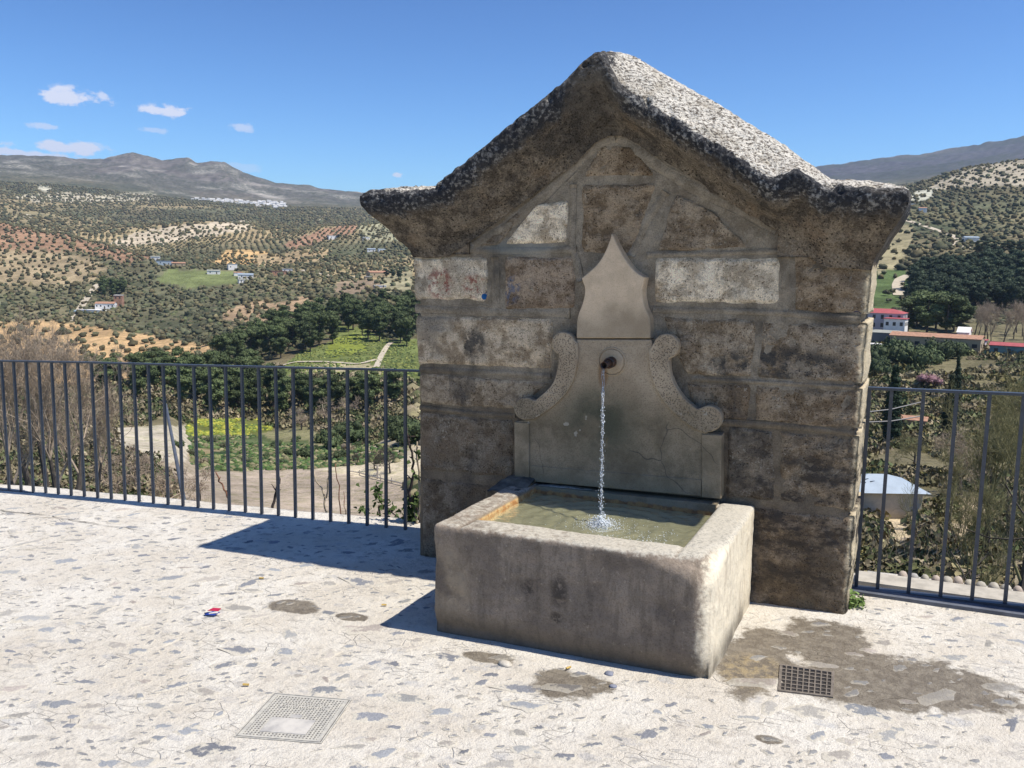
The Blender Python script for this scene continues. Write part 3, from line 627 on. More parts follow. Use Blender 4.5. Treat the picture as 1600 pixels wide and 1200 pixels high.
TWIGD = m_plain('dark_bare_branches', (.095, .078, .062), .95, nscale=2.5, var=.5)
TWIGO = m_plain('budding_twigs', (.24, .22, .10), .9, nscale=1.5, var=.35)
_ico = None
def ico(sub):
    import bmesh
    b = bmesh.new(); bmesh.ops.create_icosphere(b, subdivisions=sub, radius=1)
    V = np.array([v.co[:] for v in b.verts]); Fs = np.array([[v.index for v in f.verts] for f in b.faces]); b.free(); return V, Fs
ICO1, ICO2, ICO3 = ico(1), ico(2), ico(3)
def tris_cloud(P, N, size, r):
    """one small leaf triangle pair at every point, facing roughly N"""
    n = len(P); a = r.normal(size=(n, 3)) + N * 1.1; a /= np.linalg.norm(a, axis=1)[:, None]
    b = np.cross(a, r.normal(size=(n, 3))); b /= np.linalg.norm(b, axis=1)[:, None]; c = np.cross(a, b)
    s = (size * (.6 + .8 * r.random(n)))[:, None]
    V = np.stack([P - b * s * .5 - c * s * .3, P + b * s * .5 - c * s * .25, P + c * s * .8, P - c * s * .55 + a * s * .25], 1).reshape(-1, 3)
    k = np.arange(n)[:, None] * 4
    return V, np.concatenate([k + [0, 1, 2], k + [0, 3, 1]])
def crown(blobs, per, size, seed, core=.78):
    r = np.random.default_rng(seed); VV = []; FF = []; n0 = 0
    for (x, y, z, a, b) in blobs:
        m = max(8, int(per * a * b))
        d = r.normal(size=(m, 3)); d /= np.linalg.norm(d, axis=1)[:, None]
        rr = .72 + .36 * r.random(m) ** .7
        P = np.array([x, y, z]) + d * rr[:, None] * np.array([a, a, b])
        V, Fc = tris_cloud(P, d, size, r); VV.append(V); FF.append(Fc + n0); n0 += len(V)
        if core:
            V, Fc = ICO2; q = V * np.array([a, a, b]) * core * (1 + .18 * r.normal(size=(len(V), 1))) + np.array([x, y, z])
            VV.append(q); FF.append(Fc + n0); n0 += len(q)
    return np.concatenate(VV), np.concatenate(FF)
def olive_mesh(seed):
    r = np.random.default_rng(seed)
    bl = [(0, 0, 2.1, 1.25, 1.15)] + [(1.15 * math.cos(a) * r.uniform(.7, 1.1), 1.15 * math.sin(a) * r.uniform(.7, 1.1), 1.9 + r.uniform(-.5, .7), r.uniform(.75, 1.15), r.uniform(.7, 1.05)) for a in r.uniform(0, 6.28, 6)]
    V, Fc = crown(bl, 60, .30, seed, .7)
    return mesh_data('olive_tree', V, Fc, OLIVE_L)
OL = [olive_mesh(100 + i) for i in range(3)]

def scatter_olives():
    out = []

    cell = 150.0
    # two view sectors of the picture, a little wider than the frame
    for (xa, xb) in ((-140, 690), (690, 1300), (1300, 1720)):
        a0 = math.atan2(*ray(xa, 430)[:2]); a1 = math.atan2(*ray(xb, 430)[:2])
        Dm = 3100
        X0 = min(Dm * math.sin(a0), Dm * math.sin(a1), 0); X1 = max(Dm * math.sin(a0), Dm * math.sin(a1), 0); Y1 = Dm * max(math.cos(a0), math.cos(a1))
        for cx in np.arange(math.floor(X0 / cell) * cell, X1 + cell, cell):
            for cy in np.arange(0, Y1 + cell, cell):
                mx, my = cx + cell / 2, cy + cell / 2; am = math.atan2(mx, my); dm = math.hypot(mx, my)
                if any(abs(o_[0] - mx) < 1 and abs(o_[1] - my) < 1 for o_ in out): continue
                if xa == 690 and dm > 1100: continue
                if dm < 330 or dm > Dm + 80 or am < a0 - .15 or am > a1 + .15: continue
                seed = int(cx * 7 + cy * 13) & 0xffff; r = np.random.default_rng(seed)
                th = r.uniform(0, 3.14); co, si = math.cos(th), math.sin(th)
                out.append((mx, my, co, si, r.uniform(0, 1)))
    return out
def olive_points():
    res = []
    for mx, my, co, si, q in scatter_olives():
        base = 8.3
        u = np.arange(-112, 112, base)
        U, V = np.meshgrid(u, u); jt = .55 + 2.2 * max(0., float(fbm(mx / 330, my / 330, 0, 33, 2)) * 2 + .3); U = U.ravel() + rng.normal(size=U.size) * jt * .6; V = V.ravel() + rng.normal(size=V.size) * jt * .6
        x = mx + U * co - V * si; y = my + U * si + V * co
        k = (np.abs(x - mx) < 75) & (np.abs(y - my) < 75); res.append(np.stack([x[k], y[k], np.round(U[k] / base), np.round(V[k] / base)], -1))
    P = np.concatenate(res); x, y = P[:, 0], P[:, 1]; D = np.hypot(x, y)
    a = np.arctan2(x, y); k = (D > 430) & (D < 3050) & (a > AZ[0] + .03) & (a < AZ[-1] - .03); P = P[k]; x, y, D = P[:, 0], P[:, 1], D[k]
    z, run = tz_at(x, y); px, py = project(np.stack([x, y, z], -1))
    te = (z + 4 - EYE) / D
    vis = te > run - .004
    _, sp, st = land(px, py, D, x, y)
    keep = vis & (sp > 0)
    # thin out to the spacing of the field; stretched fields lose every other row instead
    iu, iv = P[:, 2].astype(int), P[:, 3].astype(int)
    row = st > .8
    prob = np.clip((8.6 / np.maximum(sp, 8.6)) ** 2, 0, 1)
    rr = rng.random(len(P)); D_ = D; rr = np.where((D_ > 1500) & (rng.random(len(P)) < .42), 2.0, rr)
    keep &= np.where(row, (iu % 2 == 0) & (rr < .95), rr < prob)
    f = fbm(x / 170, y / 170, 0, 71, 3)
    keep &= ~((f > .30) & (rng.random(len(P)) < .6) & (sp == 9.5))
    return x[keep], y[keep], z[keep], D[keep]
ox, oy, oz, oD = olive_points()
order = np.argsort(oD)
opx, opy = project(np.stack([ox, oy, oz + 1.5], -1))
infr = (((opx > -6) & (opx < 650)) | ((opx > 1345) & (opx < 1606))) & (opy < 600)
_, orun = tz_at(ox, oy)
infr &= ((oz + 3 - EYE) / oD > orun)
near = [i for i in order if infr[i]][:300]; nearset = set(near)
OG = 'olive trees planted in rows on the near slopes'
for i in near:
    o = link('olive_tree', OL[i % 3], (ox[i], oy[i], oz[i] - .3), rng.uniform(0, 6.28), .9 * math.exp(rng.normal() * .24))
    side = opx[i] < 1000
    tag(o, 'round grey green olive tree on the bare slope across the valley' if side else 'small grey green olive tree on the slope behind the red roofed buildings', 'olive tree', OG if side else 'olive trees on the right hand slope')
def tiled(name, base, xs_, ys_, zs_, sc_, cols, mat, lump=.22, flat=1.0):
    V, Fc = base; n = len(xs_)
    if n == 0: return None
    s = sc_[:, None, None]; j = 1 + lump * rng.normal(size=(n, len(V), 1))
    ang = rng.uniform(0, 6.28, n); co, si = np.cos(ang)[:, None], np.sin(ang)[:, None]
    Q = V[None] * j; qx = Q[..., 0] * co - Q[..., 1] * si; qy = Q[..., 0] * si + Q[..., 1] * co
    Q = np.stack([qx, qy, Q[..., 2] * flat], -1) * s + np.stack([xs_, ys_, zs_], -1)[:, None]
    Fa = (np.arange(n)[:, None, None] * len(V) + Fc[None]).reshape(-1, 3)
    C = np.repeat(cols[:, None], len(V), 1) * (1 + .18 * rng.normal(size=(n, len(V), 1)))
    return obj(name, Q.reshape(-1, 3), Fa, mat, col=np.clip(C.reshape(-1, 3), .005, 1))
LEAFCOL = m_vcol('grove_leaves', detail=.3, scale=1.5); LEAFCOL = LEAFCOL[0].fin(LEAFCOL[1], None, .85, .15)
rest = np.array([i for i in range(len(ox)) if i not in nearset])
mid = rest[oD[rest] < 950]; farr = rest[oD[rest] >= 950]
def ocol(n): return np.array([.090, .092, .052]) * rng.uniform(.6, 1.5, n)[:, None] * (1 + rng.uniform(-.10, .40, n)[:, None] * np.array([1, .3, 0]))
for nm, ids, base, sz in (('olive_grove', mid, ICO2, 1.85), ('distant_olive_grove', farr, ICO1, 2.5)):
    o = tiled(nm, base, ox[ids], oy[ids], oz[ids] + 1.2, (sz * np.where(oD[ids] > 1500, 1.05, np.where(oD[ids] > 950, .74, .88))) * np.exp(rng.normal(size=len(ids)) * .28), ocol(len(ids)), LEAFCOL, .30, .85)
    tag(o, kind='stuff', label='olive groves dotted over the hillsides across the valley' if nm == 'olive_grove' else 'far olive groves covering the upper hills below the mountain')
print('olives', len(ox), 'near', len(near), 'mid', len(mid), 'far', len(farr))

# far pine trees ---------------------------------------------------
def pine_meshes(seed, mat):
    r = np.random.default_rng(seed); H = 1.0
    bl = []
    for k in range(19):
        h = r.uniform(.24, .97); w = .27 * math.sin(math.pi * min(1, (1.08 - h) / .75)) ** .7; a = r.uniform(0, 6.28); d = w * r.uniform(.2, 1)
        bl.append((d * math.cos(a), d * math.sin(a), h, r.uniform(.085, .14), r.uniform(.06, .10)))
    V, Fc = crown([(x * 10, y * 10, z * 10, a * 10, b * 10) for x, y, z, a, b in bl], 190, .27, seed, .72)
    me = mesh_data('pine_crown', V / 10, Fc, mat)
    t = MB().tube([(0, 0, -.06), (r.uniform(-.01, .01), 0, .3), (r.uniform(-.03, .03), r.uniform(-.02, .02), .62), (0, 0, .9)], [.020, .017, .012, .004], 7)
    for k in range(6):
        a = r.uniform(0, 6.28); h = r.uniform(.3, .7); t.tube([(0, 0, h), (math.cos(a) * .16, math.sin(a) * .16, h + .1)], [.007, .003], 4)
    return me, mesh_data('pine_trunk', t.v, t.f, BARK)
PN = [pine_meshes(200 + i, PINE_L) for i in range(4)]; PB = [pine_meshes(240 + i, PINE_B) for i in range(3)]
def pine(x, y, z, h, kit, label, group, name='pine_tree', wide=1.0):
    me, tr = random.choice(kit)
    t = empty(name, (x, y, z), random.uniform(0, 6.28), label=label, cat='pine tree', group=group)
    s = (h * wide, h * wide, h)
    link('crown', me, (0, 0, 0), 0, s, t); link('trunk', tr, (0, 0, 0), 0, s, t)
    return t
def sow(poly, n, gap, dmin=60):
    """n random spots inside a patch of land outlined as seen in the photograph, at least gap metres apart"""
    out = []; xs_ = [p[0] for p in poly]; ys_ = [p[1] for p in poly]; tries = 0
    while len(out) < n and tries < n * 40:
        tries += 1
        px = random.uniform(min(xs_), max(xs_)); py = random.uniform(min(ys_), max(ys_))
        if not inpoly(poly, np.array([px]), np.array([py]))[0]: continue
        p, d = hit(px, py, dmin)
        if all((p[0] - q[0]) ** 2 + (p[1] - q[1]) ** 2 > gap * gap for q in out): out.append(p)
    return out
for poly, n, gap, hh, lab, gr in (
    ([(345, 588), (400, 566), (438, 562), (520, 543), (528, 500), (505, 498), (430, 520), (360, 560)], 46, 6.5, (12, 16), 'dark green pine in the wood left of the sunny meadow', 'pines left of the meadow'),
    ([(540, 522), (590, 535), (640, 545), (660, 545), (660, 492), (600, 490), (535, 498)], 34, 7.5, (13, 17), 'dark green pine at the top of the sunny meadow beside the fountain wall', 'pines above the meadow'),
    ([(140, 600), (230, 590), (345, 590), (400, 600), (470, 628), (470, 652), (400, 655), (330, 648), (220, 630), (150, 620)], 42, 6.0, (9.5, 14), 'bushy pine in the dark belt seen through the left railing', 'pines in the belt behind the left railing'),
    ([(470, 630), (560, 628), (640, 618), (645, 632), (560, 644), (480, 648)], 12, 6.5, (8, 10.5), 'tall pine on the bank below the meadow', 'pines below the meadow'),
    ([(150, 452), (198, 452), (196, 462), (158, 466)], 12, 5, (10, 13), 'dark pine behind the farmhouse with the red roof', 'pines behind the red roofed farmhouse')):
    for p in sow(poly, n, gap): pine(p[0], p[1], p[2], random.uniform(*hh), PN, lab, gr, wide=random.uniform(1.0, 1.3))
for p in sow([(1428, 483), (1470, 486), (1540, 488), (1640, 490), (1640, 424), (1560, 418), (1470, 428), (1425, 440)], 170, 5.2, 200):
    pine(p[0], p[1], p[2] - .5, random.uniform(10, 13.5), PB, 'pine in the dense dark plantation on the right hillside', 'pines of the right hillside plantation', wide=random.uniform(.9, 1.2))
for px, py, h in ((1418, 520, 13), (1432, 512, 14), (1448, 522, 15), (1462, 514, 14), (1478, 524, 15), (1490, 518, 13), (1500, 522, 12), (1470, 506, 13), (1440, 503, 13)):
    p, d = hit(px, py, 200); pine(p[0], p[1], p[2], h, PN, 'broad dark pine standing behind the long orange roofed building', 'broad pines behind the orange roofed building', wide=1.5)
for px, py, h in ((1528, 397, 9), (1540, 398, 9), (1552, 397, 9), (1566, 398, 8), (1578, 397, 9), (1596, 398, 9), (528, 374, 7), (604, 434, 8), (614, 434, 8), (624, 436, 8)):
    p, d = hit(px, py, 300); pine(p[0], p[1], p[2], h, PB, 'small dark pine by a far farm track' if px > 1000 else 'small dark pine beside a far white farmhouse', 'dark pines by the far farm tracks' if px > 1000 else 'dark pines beside far farmhouses', wide=1.5)

# bare trees --------------------------------------------------------
def bare_tree(seed, H=8.0, spread=.45, up=.5, depth=5, kids=(4, 6), r0=.16, droop=0, seg=3, trunk=.28, minr=.006):
    r = np.random.default_rng(seed); tr = MB(); V = []; Fc = []
    def grow(p, d, L, rd, lev):
        pts = [p]; q = p.copy(); dd = d.copy()
        for i in range(seg):
            dd = dd + r.normal(size=3) * (.10 + .05 * lev) + np.array([0, 0, up * .12 - droop * .1 * lev]); dd /= np.linalg.norm(dd); q = q + dd * L / seg; pts.append(q.copy())
        rs = [max(minr, rd * (1 - .55 * i / seg)) for i in range(seg + 1)]
        if lev == 0: tr.tube(pts, rs, 8)
        else:
            m = 5 if lev == 1 else 3; P = np.array(pts); t = P[1] - P[0]; t /= np.linalg.norm(t)
            a = np.cross(t, [0.3, .2, .9]); a /= np.linalg.norm(a) + 1e-9; b = np.cross(t, a); n0 = len(V)
            for i in range(seg + 1):
                for k in range(m): V.append(P[i] + (a * math.cos(6.283 * k / m) + b * math.sin(6.283 * k / m)) * rs[i])
            for i in range(seg):
                for k in range(m):
                    k2 = (k + 1) % m; A, B, C_, D_ = n0 + i * m + k, n0 + i * m + k2, n0 + (i + 1) * m + k2, n0 + (i + 1) * m + k
                    Fc.append((A, B, C_)); Fc.append((A, C_, D_))
        if lev >= depth: return
        n = r.integers(kids[0], kids[1] + 1)
        for k in range(n):
            f = r.uniform(.3, 1) if lev else r.uniform(.45, 1); i = min(int(f * seg), seg - 1); u = f * seg - i
            s = pts[i] * (1 - u) + pts[i + 1] * u
            w = r.normal(size=3); w -= w.dot(dd) * dd; w /= np.linalg.norm(w)
            nd = dd * (1 - spread) + w * spread * r.uniform(.7, 1.5); nd[2] += up * .25; nd /= np.linalg.norm(nd)
            grow(s, nd, L * r.uniform(.5, .78), rs[i] * r.uniform(.45, .65), lev + 1)
    grow(np.array([0., 0., 0.]), np.array([r.normal() * .06, r.normal() * .06, 1.]), H * trunk * 1.3, r0, 0)
    V = np.array(V); top = V[:, 2].max(); k = H / top
    return mesh_data('trunk', np.array(tr.v) * k, tr.f, TWIGD), mesh_data('branches', V * k, np.array(Fc), TWIG)
BT = {'poplar': [bare_tree(300 + i, 9, .30, .95, 5, (4, 5), .15, minr=.0045) for i in range(2)],
      'spread': [bare_tree(320 + i, 6, .55, .35, 5, (4, 5), .17, minr=.007) for i in range(2)],
      'open': [bare_tree(360 + i, 6, .60, .25, 4, (3, 5), .24, minr=.006) for i in range(2)],
      'small': [bare_tree(340 + i, 4, .55, .3, 4, (4, 6), .10, minr=.010) for i in range(2)]}
def bare(x, y, z, h, kind, label, group, tw=None, bk=None, name='bare_tree', idx=None):
    a, b = BT[kind][random.randrange(2) if idx is None else idx]; s = h / {'poplar': 9, 'spread': 6, 'open': 6, 'small': 4}[kind]
    t = empty(name, (x, y, z - .2), random.uniform(0, 6.28), label=label, cat='tree', group=group)
    link('trunk', a, (0, 0, 0), 0, s, t); o = link('crown', b, (0, 0, 0), 0, s, t)
    if tw: o.material_slots[0].link = 'OBJECT'; o.material_slots[0].material = tw
    return t
def at(px, Y, drop=0):
    """ground point on the terrain in a picture column, Y metres away"""
    r = ray(px, 600); x = r[0] * Y / r[1]; z, _ = tz_at(np.array(x), np.array(float(Y))); return x, Y, float(z) + drop
for px, Y, h, lb in ((-40, 36, 13.6, 'bare poplar cut off by the left edge of the picture'), (12, 33, 12.6, 'bare poplar nearest the left edge, its twigs well above the rail'), (40, 38, 14.4, 'tall bare poplar, second from the left edge behind the railing'), (64, 46, 14.4, 'bare poplar standing further back between two nearer ones at the left'),
                     (84, 35, 12.6, 'bare poplar in the middle of the fan shaped clump at the left'), (112, 40, 13.0, 'bare poplar right of the middle of the clump at the left'), (142, 44, 10.0, 'shorter bare poplar at the right end of the left clump')):
    x, y, z = at(px, Y); bare(x, y, z, h, 'poplar', lb, 'bare poplars behind the left railing')
for px, Y, h in ((255, 55, 5), (205, 60, 5.5), (178, 48, 5), (305, 70, 4.5), (470, 170, 6), (505, 175, 7), (545, 185, 6.5)):
    x, y, z = at(px, Y); bare(x, y, z, h, 'small', 'thin bare tree on the brushy bank behind the left railing', 'thin bare trees behind the left railing')
for px, py, h in ((585, 733, 3.6), (610, 740, 4.6), (560, 725, 2.6)):
    p, d = hit(px, py, 60); bare(p[0], p[1], p[2], h, 'spread', 'small bare fruit tree on the pale hill above the ploughed field', 'fruit trees on the pale hill', TWIGD)
for px, Y, h in ((1590, 13, 6.2),):
    x, y, z = at(px, Y); bare(x, y, z, h + 1.2, 'open', 'big dark bare tree close behind the right railing', None, TWIGD)
for px, Y, h, lb in ((1560, 28, 6.0, 'small leafless tree just behind the big dark one at the right railing'), (1622, 32, 8.0, 'leafless tree cut by the right edge of the picture'), (1560, 52, 10, 'slender leafless tree behind the fourth bar gap of the right railing'), (1500, 66, 6.5, 'low leafless tree right of the white roofed shed'),
                     (1600, 60, 11.5, 'tallest leafless tree near the right edge, rising above the rail'), (1645, 48, 11, 'tall leafless tree mostly outside the right edge'), (1515, 95, 7, 'round headed leafless tree well below the teal shed'), (1565, 100, 9, 'broad leafless tree below the teal shed at the right'), (1440, 120, 5, 'small leafless tree above the white roofed shed')):
    x, y, z = at(px, Y); bare(x, y, z, h, 'poplar' if Y < 70 else 'spread', lb, 'leafless trees on the right slope', random.choice([TWIG, TWIGO, TWIGO]))
for p in sow([(1512, 536), (1610, 536), (1610, 520), (1520, 518)], 16, 4, 200):
    bare(p[0], p[1], p[2], random.uniform(11, 15), 'poplar', 'tall bare tree in the grey row below the pine plantation', 'bare trees below the pine plantation', TWIG)
for px, py, h in ((1425, 470, 7), (1445, 468, 8), (1458, 474, 8), (1415, 478, 6)):
    p, d = hit(px, py, 200); bare(p[0], p[1], p[2], h, 'spread', 'pale leafless tree beside the curved dirt track', 'pale trees by the curved track')

# bushes: leafy mass as stuff, single ones as things ------------------
def leafbush(seed, n=420):
    r = np.random.default_rng(seed)
    bl = [(0, 0, .5, .55, .5)] + [(.5 * math.cos(a), .5 * math.sin(a), r.uniform(.3, .75), r.uniform(.3, .45), r.uniform(.28, .42)) for a in r.uniform(0, 6.28, 5)]
    return crown(bl, n * 2, .085, seed, .72)
BU = [leafbush(400 + i) for i in range(3)]
BRUSHL = [m_leaf('green_bush_leaves', (.040, .060, .024), (.095, .120, .050), 2), m_leaf('olive_bush_leaves', (.070, .080, .042), (.135, .145, .08), 2), m_leaf('dry_bush_twigs', (.14, .115, .075), (.23, .19, .13), 2), m_leaf('blossom_bush', (.25, .13, .14), (.38, .22, .24), 2), m_leaf('cypress_leaves', (.010, .022, .010), (.028, .048, .020), 2)]
BUM = [[mesh_data('bush', V, Fc, m) for V, Fc in BU] for m in BRUSHL]
def bush(px, py, s, kind, label, group=None, dmin=60, cat='bush', hs=1.0, name='bush'):
    p, d = hit(px, py, dmin); o = link(name, random.choice(BUM[kind]), (p[0], p[1], p[2] - .1 * s), random.uniform(0, 6.28), (s, s, s * hs))
    return tag(o, label, cat, group)
for px, py, s in ((1362, 560, 5), (1378, 568, 6), (1398, 572, 6.5), (1418, 566, 6), (1436, 575, 6), (1452, 568, 5.5), (1470, 562, 6), (1486, 560, 5), (1372, 585, 5), (1500, 556, 4.5), (1352, 575, 5), (1406, 552, 4.5), (1395, 545, 4)):
    bush(px, py, s, 0, 'dense green tree in front of the pink school building and its long annexe', 'green trees in front of the school', 150, 'tree', 1.1, 'green_tree')
for px, py, s in ((508, 690, 3.2), (545, 682, 4), (560, 692, 3.4), (632, 682, 4.4), (648, 690, 4.4), (520, 700, 2.8), (615, 668, 3.2)):
    bush(px, py, s, 0, 'rounded dark green bush above the pale dry hill', 'green bushes above the pale hill', 100)
for px, py, s in ((330, 690, 1.5), (352, 700, 1.3), (430, 700, 1.8), (452, 712, 1.6), (474, 716, 2.0), (490, 706, 1.5), (505, 722, 1.4), (462, 690, 1.4), (415, 716, 1.2), (385, 722, 1.1), (530, 716, 1.6), (545, 706, 1.8), (300, 712, 1.4), (318, 726, 1.3), (560, 700, 1.5), (440, 726, 1.2), (280, 700, 1.4)):
    bush(px, py, s, random.choice([0, 0, 1, 2]), 'garden bush on the terraced plots beyond the ploughed field', 'garden bushes on the terraced plots', 90)
for px, py, s in ((520, 628, 3.4), (552, 628, 3.0), (508, 645, 3)):
    bush(px, py, s, 0, 'small fresh green bush on the bank below the meadow', 'fresh green bushes on the bank', 100)
for px, Y, s in ((165, 38, 1.7), (188, 30, 1.3), (232, 33, 1.6), (262, 30, 1.5), (212, 42, 1.5), (275, 36, 1.3)):
    x, y, z = at(px, Y); tag(link('bush', random.choice(BUM[0]), (x, y, z + .3), 0, (s, s, s * 1.2)), 'glossy green shrub right behind the left railing', 'bush', 'green shrubs behind the left railing')
x, y, z = at(322, 26)
tag(link('bush', BUM[2][0], (x, y, z - .3), 0, (1.25, 1.25, 1.15)), 'round purplish brown leafless bush beside the ploughed field', 'bush')
p, d = hit(1452, 608, 60); tag(link('almond_tree', BUM[3][0], tuple(p + [0, 0, 1.2]), 0, (4.2, 4.2, 2.6)), 'pink blossoming almond tree just above the right railing', 'tree')
p, d = hit(1372, 800, 40); tag(link('olive_bush', BUM[1][0], tuple(p - [0, 0, .3]), 0, (2.6, 2.6, 3.4)), 'grey green olive bush in front of the white roofed shed', 'bush')
p, d = hit(1345, 803, 40); tag(link('olive_bush', BUM[1][1], tuple(p - [0, 0, .3]), 0, (2.2, 2.2, 2.8)), 'smaller grey green bush at the fountain side of the white roofed shed', 'bush')
# cypresses
def cypress(px, py_base, h, w, label):
    p, d = hit(px, py_base, 60); r = np.random.default_rng(int(px)); bl = []
    for k in range(14):
        f = (k + .5) / 14; ww = w * (.35 + .65 * math.sin(math.pi * min(1, f * .9 + .22))) * .5; bl.append((r.normal() * .08, r.normal() * .08, h * f, ww, h / 16))
    V, Fc = crown(bl, 230, .22, int(px), .85)
    t = empty('cypress_tree', tuple(p), label=label, cat='tree'); link('crown', mesh_data('cypress_crown', V, Fc, BRUSHL[4]), (0, 0, .3), 0, 1, t)
    link('trunk', mesh_data('cypress_trunk', *(lambda m: (m.v, m.f))(MB().tube([(0, 0, -.3), (0, 0, h * .5)], [.16, .08], 7)), BARK), (0, 0, 0), 0, 1, t)
cypress(1391, 693, 12.0, 3.2, 'tall dark cypress seen through the first gap of the right railing')
cypress(1481, 690, 10.5, 2.6, 'dark cypress further right, behind the right railing')
cypress(1492, 640, 11.0, 2.0, 'thin dark cypress rising above the right railing left of the bare trees')
# brush stuff over the near slopes
def brush(name, poly_px, dr, n, size, cols, flat, label, base=None):
    xs_ = []; 
    lo = [p[0] for p in poly_px]; a0 = math.atan2(*ray(min(lo), 600)[:2]); a1 = math.atan2(*ray(max(lo), 600)[:2])
    a = rng.uniform(a0, a1, n * 6); D = np.exp(rng.uniform(math.log(dr[0]), math.log(dr[1]), n * 6))
    x, y = np.sin(a) * D, np.cos(a) * D; z, _ = tz_at(x, y); px, py = project(np.stack([x, y, z], -1))
    _, sp, _ = land(px, py, D, x, y); m = inpoly(poly_px, px, py)
    for nm, poly, (d0, d1), c, s, r_ in ZONES:
        m &= ~(inpoly(poly, px, py) & (D > d0) & (D < d1))
    f = fbm(x / 18, y / 18, 0, 81, 3); m &= (f > -.35)
    k = np.nonzero(m)[0][:n]; s = size(D[k]) * rng.uniform(.6, 1.4, len(k))
    V, Fc = base if base is not None else BU[0]
    C = np.array(cols)[rng.integers(0, len(cols), len(k))] * rng.uniform(.7, 1.3, len(k))[:, None]
    o = tiled(name, (V - [0, 0, .1], Fc), x[k], y[k], z[k], s, C, LEAFCOL, .0, flat)
    tag(o, kind='stuff', label=label); print(name, len(k))
def minibush(seed, n):
    r = np.random.default_rng(seed); d = r.normal(size=(n, 3)); d[:, 2] = np.abs(d[:, 2]); d /= np.linalg.norm(d, axis=1)[:, None]
    return tris_cloud(d * (.45 + .55 * r.random(n)[:, None]), d, .30 if n < 100 else .21, r)
MBU = minibush(5, 50); MBN = minibush(6, 150)
GB = [(.075, .095, .04), (.12, .13, .06), (.20, .165, .10), (.26, .215, .14), (.17, .15, .08), (.22, .19, .11)]
brush('hillside_scrub', [(-80, 560), (480, 560), (660, 600), (660, 760), (-80, 800)], (45, 430), 2600, lambda D: .5 + D * .0075, GB, .9, 'mixed green and dry scrub over the banks behind the left railing', MBU)
brush('slope_scrub', [(1320, 530), (1700, 530), (1700, 980), (1320, 960)], (45, 330), 2100, lambda D: .5 + D * .0075, GB + [(.15, .13, .05)], .9, 'mixed green and dry scrub over the slope behind the right railing', MBU)
brush('wild_scrub', [(-80, 395), (640, 395), (660, 560), (400, 600), (-80, 560)], (430, 1300), 3000, lambda D: 1.3 + D * .0008, [(.05, .06, .03), (.075, .08, .045), (.12, .105, .065), (.10, .11, .05)], .8, 'wild bushes and hedges between the groves on the left', ICO1)
brush('wild_scrub', [(1320, 330), (1700, 330), (1700, 500), (1340, 520)], (330, 1200), 1300, lambda D: 1.1 + D * .0008, [(.05, .06, .03), (.075, .08, .045), (.12, .105, .065)], .8, 'wild bushes and hedges between the groves on the right', ICO1)
brush('valley_scrub', [(640, 430), (1345, 430), (1345, 980), (640, 900)], (45, 430), 2200, lambda D: .6 + D * .0085, GB, .9, 'scrub over the bank directly behind the fountain wall', ICO1)
def crop_plants(name, poly, n, size, cols, label, dr=(120, 300)):
    xs_ = [p[0] for p in poly]; ys_ = [p[1] for p in poly]; P = []
    px = rng.uniform(min(xs_), max(xs_), n * 2); py = rng.uniform(min(ys_), max(ys_), n * 2); m = inpoly(poly, px, py)
    a0 = math.atan2(*ray(min(xs_), 690)[:2]); a1 = math.atan2(*ray(max(xs_), 690)[:2])
    a = rng.uniform(a0, a1, n * 5); D = rng.uniform(dr[0], dr[1], n * 5); D = np.round(D / 2.6) * 2.6 + rng.normal(size=n * 5) * .25
    x, y = np.sin(a) * D, np.cos(a) * D; z, _ = tz_at(x, y); qx, qy = project(np.stack([x, y, z], -1)); k = np.nonzero(inpoly(poly, qx, qy) & (fbm(x / 14, y / 14, 0, 93, 3) > -.18))[0][:n]
    C = np.array(cols)[rng.integers(0, len(cols), len(k))] * rng.uniform(.7, 1.3, len(k))[:, None]
    tag(tiled(name, ICO1, x[k], y[k], z[k], size * rng.uniform(.5, 1.5, len(k)), C, LEAFCOL, .3, .7), kind='stuff', label=label)
crop_plants('flowering_crop', [(292, 656), (404, 655), (424, 668), (424, 680), (292, 682)], 1500, .55, [(.26, .27, .04), (.20, .23, .04), (.12, .16, .04), (.30, .29, .05)], 'yellow flowering plants in the upper garden plot', (150, 290))
crop_plants('garden_crop', [(292, 682), (425, 680), (520, 690), (640, 700), (620, 722), (470, 734), (300, 738)], 2400, .50, [(.06, .10, .03), (.10, .14, .05), (.15, .16, .07), (.20, .18, .10), (.045, .08, .03)], 'low green crops and weeds in rows on the garden plots')
crop_plants('meadow_herbs', [(430, 583), (470, 550), (525, 532), (560, 512), (600, 530), (650, 532), (650, 590)], 1800, .55, [(.10, .13, .04), (.15, .18, .05), (.20, .21, .06), (.08, .11, .04)], 'tufts of grass and herbs on the sunny meadow', (220, 560))
def near_brush(name, x0, x1, y0, y1, n, cols, label):
    px = rng.uniform(x0, x1, n); Y = rng.uniform(y0, y1, n); r = ray(px, np.full(n, 600.)); x = r[:, 0] * Y / r[:, 1]; z, _ = tz_at(x, Y)
    C = np.array(cols)[rng.integers(0, len(cols), n)] * rng.uniform(.7, 1.3, n)[:, None]
    o = tiled(name, MBN, x, Y, z, (.35 + Y * .014) * rng.uniform(.6, 1.4, n), C, LEAFCOL, 0, 1.0); tag(o, kind='stuff', label=label)
near_brush('bank_scrub', 1320, 1720, 12, 45, 540, [(.20, .17, .09), (.16, .135, .085), (.11, .115, .05), (.24, .20, .13), (.07, .075, .03)], 'dry yellow brown undergrowth close below the right railing')
near_brush('bank_scrub', -120, 300, 14, 48, 460, [(.20, .165, .11), (.15, .125, .08), (.10, .11, .045), (.07, .10, .035)], 'dry undergrowth close below the left railing')
